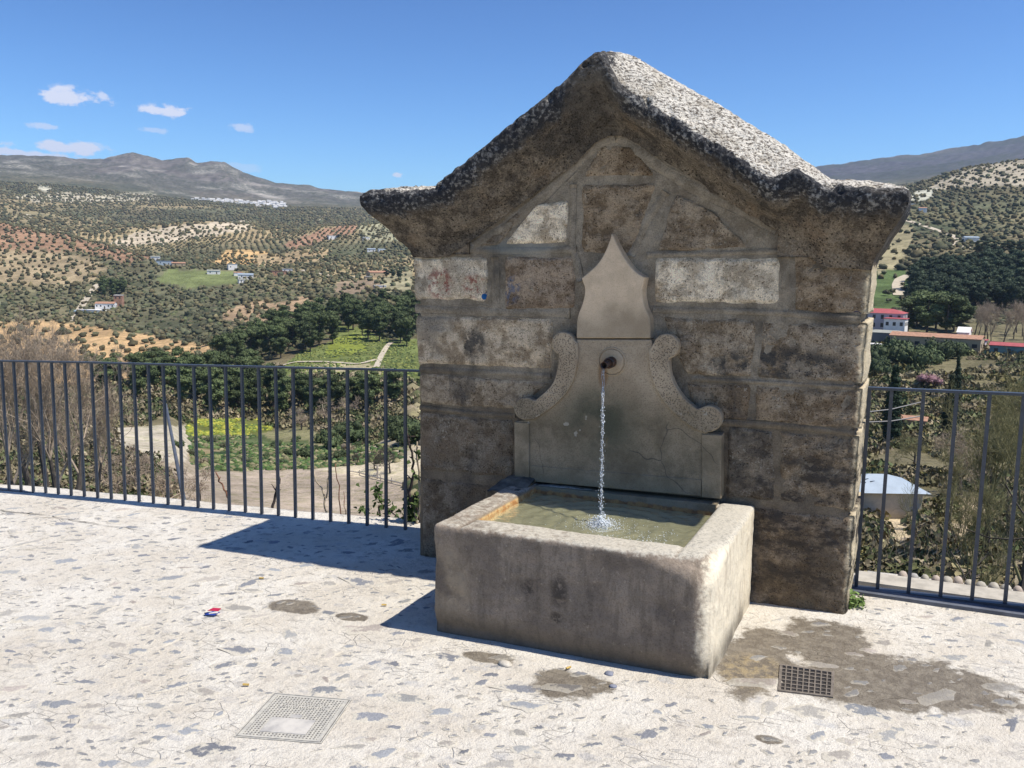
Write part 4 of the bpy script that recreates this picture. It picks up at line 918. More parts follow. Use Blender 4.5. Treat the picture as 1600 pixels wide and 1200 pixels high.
# thin upright dry stems on the right bank
def stems(name, x0, x1, y0, y1, n, h, mat, label):
    V = []; Fs = []
    for i in range(n):
        Y = random.uniform(y0, y1); x, y, z = at(random.uniform(x0, x1), Y); p = np.array([x, y, z]); d = np.array([random.gauss(0, .22), random.gauss(0, .2), 1.]); L = random.uniform(.5, 1) * h; w = .004 + Y * .00022
        q = p; c = np.cross(d, [0.1, 1, 0]); c /= np.linalg.norm(c); n0 = len(V)
        for k in range(4):
            ww = w * (1 - k * .22); V += [q - c * ww, q + c * ww, q + np.array([0, ww, 0])]; d = d + np.array([random.gauss(0, .16), random.gauss(0, .12), 0]); q = q + d * L / 3
        for k in range(3):
            for e in range(3): A = n0 + k * 3; Fs += [(A + e, A + (e + 1) % 3, A + 3 + (e + 1) % 3), (A + e, A + 3 + (e + 1) % 3, A + 3 + e)]
    o = obj(name, np.array(V), np.array(Fs), mat); tag(o, kind='stuff', label=label)
stems('dry_stems', 1320, 1700, 10, 60, 1300, 1.3, TWIG, 'tangle of pale dry stems below the right railing')
stems('dry_stems', -100, 330, 18, 70, 1500, 2.0, TWIG, 'tangle of pale dry stems below the left railing')

# ------------------------------------------------------------------ buildings of the valley
WHITE = m_plain('white_render', (.78, .75, .70), .9, nscale=.6, var=.12)
PINK = m_plain('pinkish_render', (.52, .44, .45), .9, nscale=.5, var=.10)
OCHRE = m_plain('ochre_render', (.42, .33, .21), .9, nscale=.5, var=.15)
GREYW = m_plain('grey_render', (.20, .19, .18), .9, nscale=.5, var=.15)
REDR = m_plain('red_sheet_roof', (.40, .085, .085), .7, nscale=.8, var=.2)
TILE = m_plain('clay_tile_roof', (.44, .24, .15), .9, nscale=1.2, var=.35)
PALER = m_plain('pale_grey_roof', (.33, .33, .28), .9, nscale=.8, var=.2)
BLUER = m_plain('light_blue_grey_sheet', (.36, .42, .47), .5, nscale=1.0, var=.12)
TEAL = m_plain('teal_wall', (.16, .26, .26), .8, nscale=.8, var=.2)
GLASS = m_plain('dark_window_glass', (.025, .03, .04), .2, nscale=2, var=.2)
def house(name, px, py, rot, w, dpt, h, wall, roofm, label, cat='house', group=None, pitch=.28, wins=0, floors=1, kind='gable', over=.35, dmin=100, sink=1.2, base=None, door=True, win=(1.0, 1.3), wm=None):
    p = np.array(base) if base is not None else hit(px, py, dmin)[0]
    t = empty(name, tuple(p), rot, label=label, cat=cat, group=group)
    def add(nm, mb, mat, par=t):
        o = bpy.data.objects.new(nm, mesh_data(nm, mb.v, mb.f, mat)); COL.objects.link(o); o.parent = par; return o
    b = MB(); hw, hd = w / 2, dpt / 2; rz = pitch * hd
    if kind == 'gable':
        V = [(-hw, -hd, -sink), (hw, -hd, -sink), (hw, hd, -sink), (-hw, hd, -sink), (-hw, -hd, h), (hw, -hd, h), (hw, hd, h), (-hw, hd, h), (-hw, 0, h + rz), (hw, 0, h + rz)]
        b.add(V, [(0, 1, 5, 4), (2, 3, 7, 6), (1, 2, 6, 9, 5), (3, 0, 4, 8, 7), (0, 3, 2, 1)])
    else: b.box((-hw, -hd, -sink), (hw, hd, h))
    add('wall', b, wall)
    r_ = MB(); o = over
    if kind == 'gable':
        for sgn in (-1, 1):
            e = hd + o; ze = h - pitch * o + .03
            V = [(-hw - o, sgn * e, ze), (hw + o, sgn * e, ze), (hw + o, 0, h + rz + .03), (-hw - o, 0, h + rz + .03)]
            V += [(x, y, z + .18) for x, y, z in V]
            r_.add(V, [(0, 1, 2, 3), (4, 7, 6, 5), (0, 4, 5, 1), (1, 5, 6, 2), (2, 6, 7, 3), (3, 7, 4, 0)])
    elif kind == 'hip':
        e = o; a = min(hd, hw) * .9
        V = [(-hw - e, -hd - e, h + .01), (hw + e, -hd - e, h + .01), (hw + e, hd + e, h + .01), (-hw - e, hd + e, h + .01), (-hw + a, 0, h + rz), (hw - a, 0, h + rz)]
        r_.add(V, [(0, 1, 5, 4), (1, 2, 5), (2, 3, 4, 5), (3, 0, 4), (0, 3, 2, 1)])
    else: r_.box((-hw - o, -hd - o, h + .01), (hw + o, hd + o, h + .22))
    add('roof', r_, roofm)
    if wins:
        ww, wh = win; me = None
        for f in range(floors):
            zc = (h / floors) * (f + .55)
            for side in (-1, 1):
                for k in range(wins):
                    if f == 0 and k == wins // 2 and side == -1 and door: continue
                    xx = -hw + w * (k + .5) / wins
                    if me is None: me = mesh_data('window', *(lambda m: (m.v, m.f))(MB().box((-ww / 2, -.05, -wh / 2), (ww / 2, .05, wh / 2))), wm or GLASS)
                    link('window', me, (xx, side * (hd + .01), zc), 0, 1, t)
            nd = max(1, int(wins * dpt / w))
            for k in range(nd):
                for side in (-1, 1): link('window', me, (side * (hw + .01), -hd + dpt * (k + .5) / nd, zc), rad(90), 1, t)
        if door:
            dd = MB().box((-.5, -hd - .06, -.1), (.5, -hd + .02, 2.1)); q = -hw + w * (wins // 2 + .5) / wins
            dd.v = [(x + q, y, z) for x, y, z in dd.v]; add('door', dd, BARK)
    return t
# right: school, annexe, long hall, sheds
house('school_building', 1374, 526, rad(-8), 17, 10, 9.0, PINK, REDR, 'white and pink three storey school building with a red roof', 'school', wins=6, floors=3, kind='hip', pitch=.30, dmin=200, win=(1.0, 1.5))
house('school_wing', 1398, 531, rad(-8), 7, 7, 7.6, WHITE, REDR, 'bright white end wing of the school beneath a thin red roof', 'building', wins=3, floors=2, kind='flat', dmin=200)
house('annexe', 1384, 538, rad(-8), 14, 7, 4.2, GREYW, PALER, 'low grey annexe with a pale flat pyramid roof in front of the school', 'building', kind='hip', pitch=.22, dmin=200)
house('long_hall', 1462, 548, rad(-10), 27, 9, 4.6, OCHRE, TILE, 'long ochre hall with an orange tiled roof', 'building', wins=8, floors=1, pitch=.22, dmin=200, win=(1.5, 1.2))
house('gable_house', 1505, 545, rad(-10), 3.4, 6, 5.6, WHITE, WHITE, 'small white gabled block at the right end of the long orange roof', 'building', pitch=.5, kind='gable', dmin=200)
house('red_roof_shed', 1519, 546, rad(-12), 8, 5, 3.2, PINK, REDR, 'low shed with a pinkish red flat roof right of the white gable', 'shed', kind='flat', dmin=200)
house('teal_shed', 1588, 557, rad(-12), 14, 6, 3.2, TEAL, REDR, 'teal walled shed with a red roof at the right edge', 'shed', wins=4, pitch=.25, dmin=200)
house('white_porch', 1362, 552, rad(15), 5, 4, 3.0, WHITE, WHITE, 'small white lean-to right beside the fountain edge below the school', 'shed', kind='flat', dmin=200)
house('red_hut', 1351, 560, rad(5), 3, 3, 2.6, TILE, TILE, 'tiny orange red hut hard by the fountain edge', 'hut', kind='flat', dmin=150)
# shed with the light roof down the slope
p, d = hit(1366, 806, 30)
t = house('white_roofed_shed', 0, 0, rad(24), 5.4, 4.4, 2.5, m_plain('sandy_block_wall', (.55, .47, .35), .9, nscale=2, var=.2), BLUER, 'shed with a light blue grey sheet roof down the right slope', 'shed', kind='hip', pitch=.42, base=tuple(p), over=.45, wins=0)
for x, y, l, a in ((-1.1, -.75, .55, .5), (-.75, -1.05, .5, .4), (-1.6, -1.2, .5, -.3)):
    m = MB().box((-l / 2, -.04, 0), (l / 2, .04, .05)); o = bpy.data.objects.new('roof_weight', mesh_data('roof_weight', m.v, m.f, GLASS)); COL.objects.link(o); o.parent = t
    o.location = (x, y, 2.5 + .36 * (2.2 - abs(y)) + .12); o.rotation_euler = (math.atan(.3), 0, a)
tag(MB().box((p[0] - 3, p[1] - 3.2, p[2] - 1.6), (p[0] + 3.2, p[1] - 2.9, p[2] - .9)).build('garden_wall', OCHRE, loc=tuple(p)), 'low ochre garden wall in front of the white roofed shed', 'wall')
house('tiled_hut', 1420, 668, rad(-5), 5.5, 3, 1.6, OCHRE, TILE, 'low hut with a brown tiled roof seen through the right railing', 'hut', pitch=.3, dmin=80)
house('farm_shed', 1516, 379, rad(20), 10, 6, 3.5, WHITE, BLUER, 'white roofed farm shed by the track on the right hillside', 'shed', kind='gable', dmin=400)
house('hillside_house', 1441, 332, rad(10), 7, 6, 4, WHITE, TILE, 'small pale house among olive rows high on the right hillside', 'house', dmin=500)
house('hillside_hut', 1425, 323, rad(10), 5, 4, 3, WHITE, WHITE, 'white hut left of the pale house on the right hillside', 'hut', dmin=500, kind='flat')
# left: farmhouse with red roof, terrace and pool
p, d = hit(166, 482, 300)
house('farmhouse', 0, 0, rad(32), 15, 8, 4.2, WHITE, TILE, 'white farmhouse with a low red tiled roof beside the dirt road', 'house', base=tuple(p), wins=5, pitch=.3)
house('brick_tower_house', 0, 0, rad(32), 6.5, 6, 9.0, TILE, WHITE, 'reddish two storey block behind the farmhouse by the dirt road', 'house', base=(p[0] - 1, p[1] + 14, p[2] + 1.5), wins=2, floors=2, kind='flat')
tag(MB().box((p[0] - 14, p[1] - 14, p[2] - 3.5), (p[0] + 10, p[1] - 6, p[2] - .6), .14).build('farm_terrace', WHITE, loc=tuple(p)), 'white walled terrace below the red roofed farmhouse', 'terrace')
tag(MB().box((p[0] - 17, p[1] - 20, p[2] - 4.4), (p[0] + 10, p[1] - 17.4, p[2] - 2.0), .14).build('farm_wall', TEAL, loc=tuple(p)), 'long greenish wall in front of the farmhouse terrace', 'wall')
m = MB(); 
for k in range(6):
    a0, a1 = math.pi * k / 6, math.pi * (k + 1) / 6; m.add([(-4 + .0, -2 * math.cos(a0), 2 * math.sin(a0)), (4, -2 * math.cos(a0), 2 * math.sin(a0)), (4, -2 * math.cos(a1), 2 * math.sin(a1)), (-4, -2 * math.cos(a1), 2 * math.sin(a1))], [(0, 1, 2, 3)])
m.v = [(x + p[0] - 16, y + p[1] - 16, z + p[2] - 3) for x, y, z in m.v]
tag(m.build('pool_cover', BLUER, loc=tuple(p)), 'pale blue arched pool cover left of the farmhouse terrace', 'pool cover')
for i, (px, py, w, h, wm_, rm, lab) in enumerate([
    (243, 406, 9, 4, WHITE, PALER, 'narrow white house at the foot of the red hill'), (256, 413, 16, 4, BLUER, BLUER, 'pale grey sheet roofed barn below the narrow white house'),
    (279, 415, 13, 3, OCHRE, TILE, 'ochre barn right of the pale grey barn'), (334, 427, 12, 3, WHITE, PALER, 'low white barn between the green field and the orange patch'),
    (363, 421, 9, 6, WHITE, WHITE, 'tall white house below the orange olive patch'), (372, 430, 8, 3, WHITE, TILE, 'small white outbuilding right under the tall white house'),
    (384, 434, 14, 3.5, WHITE, BLUER, 'white house with a bluish sheet roof in the farm cluster'), (380, 441, 9, 3, WHITE, PALER, 'pale flat shed in front of the bluish roofed house'),
    (436, 428, 15, 3.5, TILE, TILE, 'brick red farm building at the end of the white road'), (449, 424, 10, 3, WHITE, WHITE, 'white flat roofed shed just right of the brick red farm building'),
    (589, 432, 18, 4.5, OCHRE, TILE, 'cream farmhouse with a tiled roof at the bend of the white road'), (575, 436, 6, 2.5, OCHRE, GREYW, 'small grey shed left of the cream farmhouse'), (594, 448, 10, 1.6, WHITE, WHITE, 'long low white wall-like store below the cream farmhouse'),
    (520, 373, 14, 5, WHITE, WHITE, 'white house on the crest of the red hill'), (572, 374, 9, 4, WHITE, WHITE, 'small white house right of the crest house'), (580, 392, 10, 3, WHITE, BLUER, 'pale blue roofed shed in the dark olive slope'), (596, 393, 9, 3, WHITE, BLUER, 'second pale blue roofed shed nearer the fountain')]):
    k = i % 3; house('farm_building', px, py + 1, rad((38, 55, 48)[k]), w, w * .55, h, wm_, rm, lab, 'farm building', kind='flat' if wm_ is rm else 'gable', dmin=300, wins=2 if w > 8 else 0, sink=4)
# the white village below the mountain
vh = []
vr = random.Random(5)
for i in range(105):
    u = vr.random() ** .8; px = 292 + u * 155; cy = 314 + (px - 330) * .065 + vr.gauss(-.5, 1.9) * (.6 + u * .6)
    if px < 330 and vr.random() < .6: continue
    p, d = hit(px, cy, 2500); vh.append(p)
vm = mesh_data('village_house', *(lambda m: (m.v, m.f))(MB().box((-5, -4, -4), (5, 4, 5))), WHITE)
vroof = mesh_data('roof', *(lambda m: (m.v, m.f))(MB().add([(-5.3, -4.3, 5.01), (5.3, -4.3, 5.01), (5.3, 4.3, 5.01), (-5.3, 4.3, 5.01), (-5.3, 0, 6.3), (5.3, 0, 6.3)], [(0, 1, 5, 4), (2, 3, 4, 5), (1, 2, 5), (3, 0, 4), (0, 3, 2, 1)])), WHITE)
for p in vh:
    s = vr.uniform(.7, 1.35); o = link('village_house', vm, tuple(p), vr.uniform(.55, 1.15), (s * vr.uniform(.8, 1.3), s, s * vr.uniform(.8, 1.2)))
    tag(o, 'tiny white house of the far village at the foot of the mountain', 'house', 'houses of the white village')
    link('roof', vroof, (0, 0, 0), 0, 1, o)

# dirt roads: thin ribbons lying on the terrain
ROADM = m_plain('pale_dirt_road', (.50, .43, .32), .95, nscale=.2, var=.2)
def road(pts, w, label, dmin=150):
    P = []
    for i in range(len(pts) - 1):
        for k in range(6):
            u = k / 6; P.append(hit(pts[i][0] * (1 - u) + pts[i + 1][0] * u, pts[i][1] * (1 - u) + pts[i + 1][1] * u, dmin)[0])
    P.append(hit(*pts[-1], dmin)[0]); P = np.array(P)
    for _ in range(2): P[1:-1] = (P[:-2] + 2 * P[1:-1] + P[2:]) / 4
    T = np.gradient(P, axis=0); T[:, 2] = 0; T /= np.linalg.norm(T, axis=1)[:, None] + 1e-9; N = np.stack([-T[:, 1], T[:, 0], 0 * T[:, 0]], -1)
    V = []; Fs = []
    for i, p in enumerate(P):
        for s in (-1, -.33, .33, 1):
            q = p + N[i] * s * w / 2; q[2] = float(tz_at(q[0], q[1])[0]) + .35; V.append(q)
    n = len(P)
    Fs = [(i * 4 + k, i * 4 + k + 1, i * 4 + 5 + k, i * 4 + 4 + k) for i in range(n - 1) for k in range(3)]
    tag(obj('dirt_road', V, Fs, ROADM), label=label, kind='structure')
road([(112, 502), (122, 488), (133, 470), (146, 452), (153, 444)], 6, 'pale dirt road climbing to the farmhouse')
road([(474, 422), (490, 426), (510, 430), (530, 434), (560, 433)], 7, 'white road to the cream farmhouse')
road([(588, 575), (596, 556), (606, 540), (612, 536)], 2.4, 'straight path on the sunny meadow', 100)
road([(425, 577), (460, 566), (510, 566), (560, 570), (590, 562)], 2.2, 'curving path across the meadow', 100)
road([(1413, 344), (1440, 352), (1470, 362), (1492, 370), (1500, 376), (1493, 384), (1515, 388)], 6, 'pale zigzag road on the right hillside')
road([(1420, 430), (1406, 437), (1402, 446), (1405, 462)], 6, 'pale curved dirt track above the school')
road([(1450, 418), (1470, 410)], 4, 'short pale track above the pine plantation')
road([(310, 318), (360, 314), (400, 317), (445, 322)], 10, 'road through the far village', 2500)
road([(494, 349), (500, 341), (506, 338)], 9, 'pale scar on the far dark hillside', 1500)
road([(39, 340), (44, 334), (50, 346)], 9, 'pale bend of a far road at the left', 1500)
# rail fence on the pale hill
RW = m_plain('pale_fence_wood', (.52, .46, .38), .9, nscale=5)  # even pale wood colour
fp = [hit(x, y, 70)[0] for x, y in ((545, 739), (562, 742), (578, 747), (595, 751), (612, 755), (632, 760))]
t = empty('field_fence', tuple(fp[0]), label='pale wooden rail fence along the top of the ploughed field', cat='fence')
for a, b in zip(fp[:-1], fp[1:]):
    m = MB(); m.tube([a + [0, 0, .35], b + [0, 0, .35]], .10, 5); m.build('rail', RW, t)
for a in fp: MB().tube([a - [0, 0, .3], a + [0, 0, .8]], .08, 5).build('post', RW, t)
p, d = hit(590, 749, 70); tag(MB().box((p[0] - .09, p[1] - .09, p[2] - .3), (p[0] + .09, p[1] + .09, p[2] + 2.0)).build('marker_post', RW, loc=tuple(p)), 'single pale post standing by the rail fence', 'post')
# steel prop behind the left railing
a = onY(259, 632, 13); b = onY(291, 800, 9)
tag(MB().tube([b, a], [.030, .026], 8).build('leaning_pole', m_plain('weathered_grey_pole', (.085, .095, .115), .6, nscale=4), loc=b), 'grey pole leaning behind the left railing', 'pole')
for k, (A, B) in enumerate((((1345, 645), (1440, 628)), ((1345, 660), (1440, 650)))):
    tag(MB().tube([onY(*A, 16), onY((A[0] + B[0]) / 2, (A[1] + B[1]) / 2 + 3, 18), onY(*B, 20)], .012, 4).build('overhead_wire', GREYW, loc=onY(*A, 16)), 'upper sagging wire below the right rail' if k == 0 else 'lower sagging wire below the right rail', 'wire')

# ------------------------------------------------------------------ terrace paving
gx = np.concatenate([np.linspace(-14, -7.6, 30), np.arange(-7.5, 1.7, .022), np.linspace(1.8, 7, 24)])
u = np.concatenate([np.linspace(0, .62, 24, endpoint=False), np.linspace(.62, 1, 190)])
edge = np.where(gx < -2.6, 4.80 + .035 * fbm(gx * 3.1, 0, 0, 5, 4), np.where(gx > -.15, 4.97 + .01 * fbm(gx * 4, 1, 0, 5, 3), 4.9))
edge = np.where((gx < -2.6) & (gx > -3.5), edge + (gx + 3.5) * .12, edge)
GX = np.repeat(gx[:, None], len(u), 1); GY = -7 + (edge[:, None] + 7) * u[None]
_fl = 1 - np.clip(1.6 * np.exp(-(((GX + 1.955) / .27) ** 4 + ((GY - 2.435) / .27) ** 4)), 0, 1) - np.clip(1.6 * np.exp(-(((GX + .287) / .20) ** 4 + ((GY - 3.47) / .20) ** 4)), 0, 1)
GZ = gz(GX) + _fl * (.0026 * fbm(GX * 5, GY * 5, 0, 12, 4) + .0028 * fbm(GX * 1.1, GY * 1.1, 0, 13, 2))
GZ += .012 * np.clip((GY - 4.58) / .08, 0, 1) * (GX < -2.55)          # low cement lip under the rail
V = np.stack([GX, GY, GZ], -1); sk = V[:, -1:].copy(); sk[..., 1] -= .03; sk[..., 2] -= .10; sk2 = sk.copy(); sk2[..., 1] -= .1; sk2[..., 2] -= 5
V = np.concatenate([V, sk, sk2], 1); n, m = V.shape[:2]
PAV = m_paving()
ter = obj('terrace_paving', V.reshape(-1, 3), grid_faces(n, m), PAV, smooth=True)
# faces run x first, then outward: flip so that up is the front
ter.data.flip_normals()
tag(ter, kind='structure', label='pale lime mortar terrace with stones set in it')

def attr(me, name, vals):
    a = me.attributes.new(name, 'FLOAT', 'POINT'); a.data.foreach_set('value', np.asarray(vals, np.float32))
COB = m_cobble()
def cobble_mesh(seed):
    r = np.random.default_rng(seed); n = 11; a = np.sort(np.arange(n) / n * 6.283 + r.normal(size=n) * .16); rr = 1 + .30 * r.normal(size=n)
    rr = np.clip(rr, .5, 1.45)
    V = [(math.cos(t) * q, math.sin(t) * q, -.35) for t, q in zip(a, rr)] + [(math.cos(t) * q * .72, math.sin(t) * q * .72, .75 + .2 * r.normal()) for t, q in zip(a, rr)] + [(.1 * r.normal(), .1 * r.normal(), 1.0)]
    Fs = [(i, (i + 1) % n, n + (i + 1) % n, n + i) for i in range(n)] + [(n + i, n + (i + 1) % n, 2 * n) for i in range(n)]
    me = mesh_data('stone', V, Fs, COB, smooth=True); attr(me, 'edge', [1.25] * n + [.55] * n + [.0]); return me
CM = [cobble_mesh(i) for i in range(9)]
BLOCK = [(-2.0, 3.22, -.50, 4.3), (-2.6, 4.1, -.1, 4.8), (-2.17, 2.2, -1.74, 2.64), (-.42, 3.32, -.16, 3.61)]
cand = []; tries = 0
cr = np.random.default_rng(77)
GREYS = [(.26, .265, .285), (.31, .32, .335), (.22, .225, .245), (.37, .365, .35), (.41, .385, .345), (.45, .41, .36), (.29, .30, .315), (.44, .385, .34)]
while len(cand) < 1150 and tries < 60000:
    tries += 1
    x = cr.uniform(-6.8, 1.6); y = 1.35 + 3.2 * cr.random() ** 1.25
    px, py = project(np.array([x, y, 0.])); 
    if not (-60 < px < 1660 and py < 1300): continue
    dens = .85 if y < 3.0 else .45
    dens *= .35 + .65 * float(np.clip(.5 + 1.6 * fbm(x * 1.3, y * 1.3, 0, 90, 3), 0, 1))
    if cr.random() > dens: continue
    if any(a0 < x < a1 and b0 < y < b1 for a0, b0, a1, b1 in BLOCK): continue
    s = .011 + .058 * cr.random() ** 2.3
    if any((x - c[0]) ** 2 + (y - c[1]) ** 2 < (1.25 * (s + c[2])) ** 2 for c in cand): continue
    cand.append((x, y, s))
big = sorted(cand, key=lambda c: -c[2] / math.hypot(c[0], c[1]))[:290]; bs = set(big)
for x, y, s in big:
    me = CM[cr.integers(9)]; o = link('stone', me, (x, y, float(gz(x)) + .0002), rad(28) + cr.normal() * .5)
    o.scale = (s * cr.uniform(1.1, 1.9), s * cr.uniform(.6, .95), cr.uniform(.0030, .0065)); o.parent = ter
    c = np.array(GREYS[cr.integers(8)]) * cr.uniform(.8, 1.2); o.color = (*c, 1)
VV = []; FF = []; EE = []
for x, y, s in cand:
    if (x, y, s) in bs: continue
    me = CM[cr.integers(9)]; co = np.empty(len(me.vertices) * 3); me.vertices.foreach_get('co', co); co = co.reshape(-1, 3)
    a = rad(28) + cr.normal() * .5; q = co * [s * cr.uniform(1.1, 1.9), s * cr.uniform(.6, .95), .003]
    q = np.stack([q[:, 0] * math.cos(a) - q[:, 1] * math.sin(a) + x, q[:, 0] * math.sin(a) + q[:, 1] * math.cos(a) + y, q[:, 2] + float(gz(x)) + .0002], -1)
    n0 = sum(len(v) for v in VV); VV.append(q); FF += [tuple(i + n0 for i in p_.vertices) for p_ in me.polygons]; EE += [1.2] * 11 + [.55] * 11 + [0.]
o = obj('stone_chips', np.concatenate(VV), FF, COB, ter, smooth=True); attr(o.data, 'edge', EE); o.color = (.29, .285, .28, 1); o['kind'] = 'stuff'
# the pale stone lump and dark fragments by the trough
def rock(name, x, y, s, col, label, seed, flat=.5, cat='stone'):
    V, Fc = ICO2; r = np.random.default_rng(seed); q = V * s * (1 + .16 * fbm(V[:, 0] * 1.7 + seed, V[:, 1] * 1.7, V[:, 2] * 1.7, seed, 2)[:, None] * 2) * [1, .85, flat]
    o = obj(name, q + [x, y, float(gz(x)) + s * flat * .25], Fc, m_plain(name + '_rock', col, .9, nscale=30, var=.3, bump=.004), loc=(x, y, float(gz(x))), smooth=False); tag(o, label, cat); return o
rock('loose_stone', *onZ(790, 1036, -.02)[:2], .030, (.56, .51, .43), 'pale lump of mortar lying in front of the trough', 3)
rock('loose_stone', *onZ(952, 1054, -.02)[:2], .020, (.24, .25, .30), 'bluish pointed stone chip by the damp patch', 4)
rock('loose_stone', *onZ(958, 1074, -.02)[:2], .016, (.24, .25, .30), 'second bluish stone chip a little nearer the camera', 5)
# crack in the mortar at the left
ck = [(0, 798), (30, 802), (70, 805), (100, 812), (135, 817), (165, 822), (200, 826), (228, 831)]
ckp = []
for px, py in ck:
    for k in range(10):
        z = 0.
        for _ in range(6): P_ = onZ(px, py, z); z = float(gz(P_[0]))
        ckp.append(P_); break
V = []; Fs = []; M_ = []
for a, b in zip(ckp[:-1], ckp[1:]):
    for k in range(8): M_.append(tuple(np.array(a) * (1 - k / 8) + np.array(b) * k / 8))
M_ = np.array(M_); M_[:, 1] += .012 * fbm(M_[:, 0] * 9, 0, 0, 3, 4)
for i, q in enumerate(M_):
    w = .0035 + .003 * float(vnoise(q[0] * 14, 0, 0, 5)); V += [(q[0], q[1] - w, float(gz(q[0])) + .0052), (q[0], q[1] + w, float(gz(q[0])) + .0052)]
o = obj('crack', V, [(2 * i, 2 * i + 2, 2 * i + 3, 2 * i + 1) for i in range(len(M_) - 1)], m_plain('crack_dirt', (.13, .115, .095), 1.0), ter)

# ------------------------------------------------------------------ manhole cover (light, clogged with dust)
COVER = m_plain('dusty_cast_cover', (.50, .47, .40), .75, nscale=40, var=.2, col2=(.36, .345, .31))
COVERP = m_plain('worn_steel_plate', (.52, .49, .44), .85, nscale=7, var=.3, col2=(.29, .28, .27))
HOLE = m_plain('dark_pit', (.10, .092, .082), 1.0)
HOLED = m_plain('very_dark_pit', (.035, .03, .028), 1.0)
cA, cB, cC, cD = [np.array(v) for v in ((-2.062, 2.249), (-2.144, 2.552), (-1.850, 2.620), (-1.766, 2.328))]   # near-left, far-left, far-right, near-right
def bil(u, v): return (cA * (1 - u) * (1 - v) + cD * u * (1 - v) + cC * u * v + cB * (1 - u) * v)
t = empty('manhole_cover', (float(bil(.5, .5)[0]), float(bil(.5, .5)[1]), float(gz(-1.95))), label='square light grey manhole cover with a perforated rim and a blank middle plate', cat='manhole cover')
def slab(u0, u1, v0, v1, z0, z1, mb):
    P = [bil(u0, v0), bil(u1, v0), bil(u1, v1), bil(u0, v1)]
    V = [(p[0], p[1], float(gz(p[0])) + z0) for p in P] + [(p[0], p[1], float(gz(p[0])) + z1) for p in P]
    mb.add(V, [(0, 3, 2, 1), (4, 5, 6, 7), (0, 1, 5, 4), (1, 2, 6, 5), (2, 3, 7, 6), (3, 0, 4, 7)])
m = MB(); slab(-.03, 1.03, -.03, 1.03, -.004, .0008, m); m.build('pit', HOLE, t)
m = MB(); e = .012
for a in ((-.028, 1.028, -.028, -.012), (-.028, 1.028, 1.012, 1.028), (-.028, -.012, -.012, 1.012), (1.012, 1.028, -.012, 1.012)): slab(*a, .0, .0026, m)
m.build('frame', COVER, t)
N_ = 22; m = MB()
for k in range(N_ + 1):
    c = .03 + .94 * k / N_; slab(c - .0100, c + .0100, .0, 1, .0, .0022, m)
m.build('bars', COVER, t)['kind'] = 'stuff'
m = MB()
for k in range(N_ + 1):
    c = .03 + .94 * k / N_; slab(0, 1, c - .0100, c + .0100, .0, .0018, m)
m.build('cross_bars', COVER, t)['kind'] = 'stuff'
m = MB(); slab(0, .05, 0, 1, 0, .0026, m); slab(.95, 1, 0, 1, 0, .0026, m); slab(.05, .95, 0, .04, 0, .0026, m); slab(.05, .95, .96, 1, 0, .0026, m); m.build('rim', COVER, t)
m = MB(); slab(.22, .78, .12, .45, 0, .0040, m); m.build('plate', COVERP, t)
m = MB(); slab(.20, .84, .70, .755, 0, .0028, m); m.build('lettering_bar', COVER, t)
m = MB(); slab(.20, .84, .80, .845, 0, .0028, m); m.build('lettering_bar', COVER, t)
m = MB(); slab(.43, .57, .47, .55, 0, .0034, m); m.build('key_slot', COVERP, t)
m = MB()
for row, nn in ((.727, 20), (.822, 17)):        # worn, unreadable raised lettering: only stubs are left
    for k in range(nn):
        c = .23 + .58 * k / nn; slab(c, c + random.uniform(.006, .016), row - .014, row + random.uniform(0, .014), .0028, .0036, m)
m.build('worn_lettering', HOLE, t)
# drain grate beside the trough
cA, cB, cC, cD = [np.array(v) for v in ((-.373, 3.345), (-.398, 3.579), (-.196, 3.592), (-.183, 3.374))]
IRON = m_plain('rusty_cast_iron', (.19, .16, .13), .75, nscale=60, var=.4)
t = empty('drain_grate', (-.287, 3.47, float(gz(-.287))), label='small rectangular dark iron drain grate in the damp patch', cat='drain')
m = MB(); slab(-.02, 1.02, -.02, 1.02, -.001, .0008, m); m.build('pit', HOLED, t)
m = MB()
for a in ((-.02, 1.02, -.02, .03), (-.02, 1.02, .97, 1.02), (-.02, .035, .03, .97), (.965, 1.02, .03, .97)): slab(*a, 0, .0060, m)
m.build('frame', IRON, t)
for k in range(1, 9): m = MB(); slab(k / 9 - .013, k / 9 + .013, .03, .97, 0, .0054, m); m.build('bar', IRON, t)
for k in range(1, 7): m = MB(); slab(.035, .965, k / 7 - .016, k / 7 + .016, 0, .0046, m); m.build('cross_bar', IRON, t)

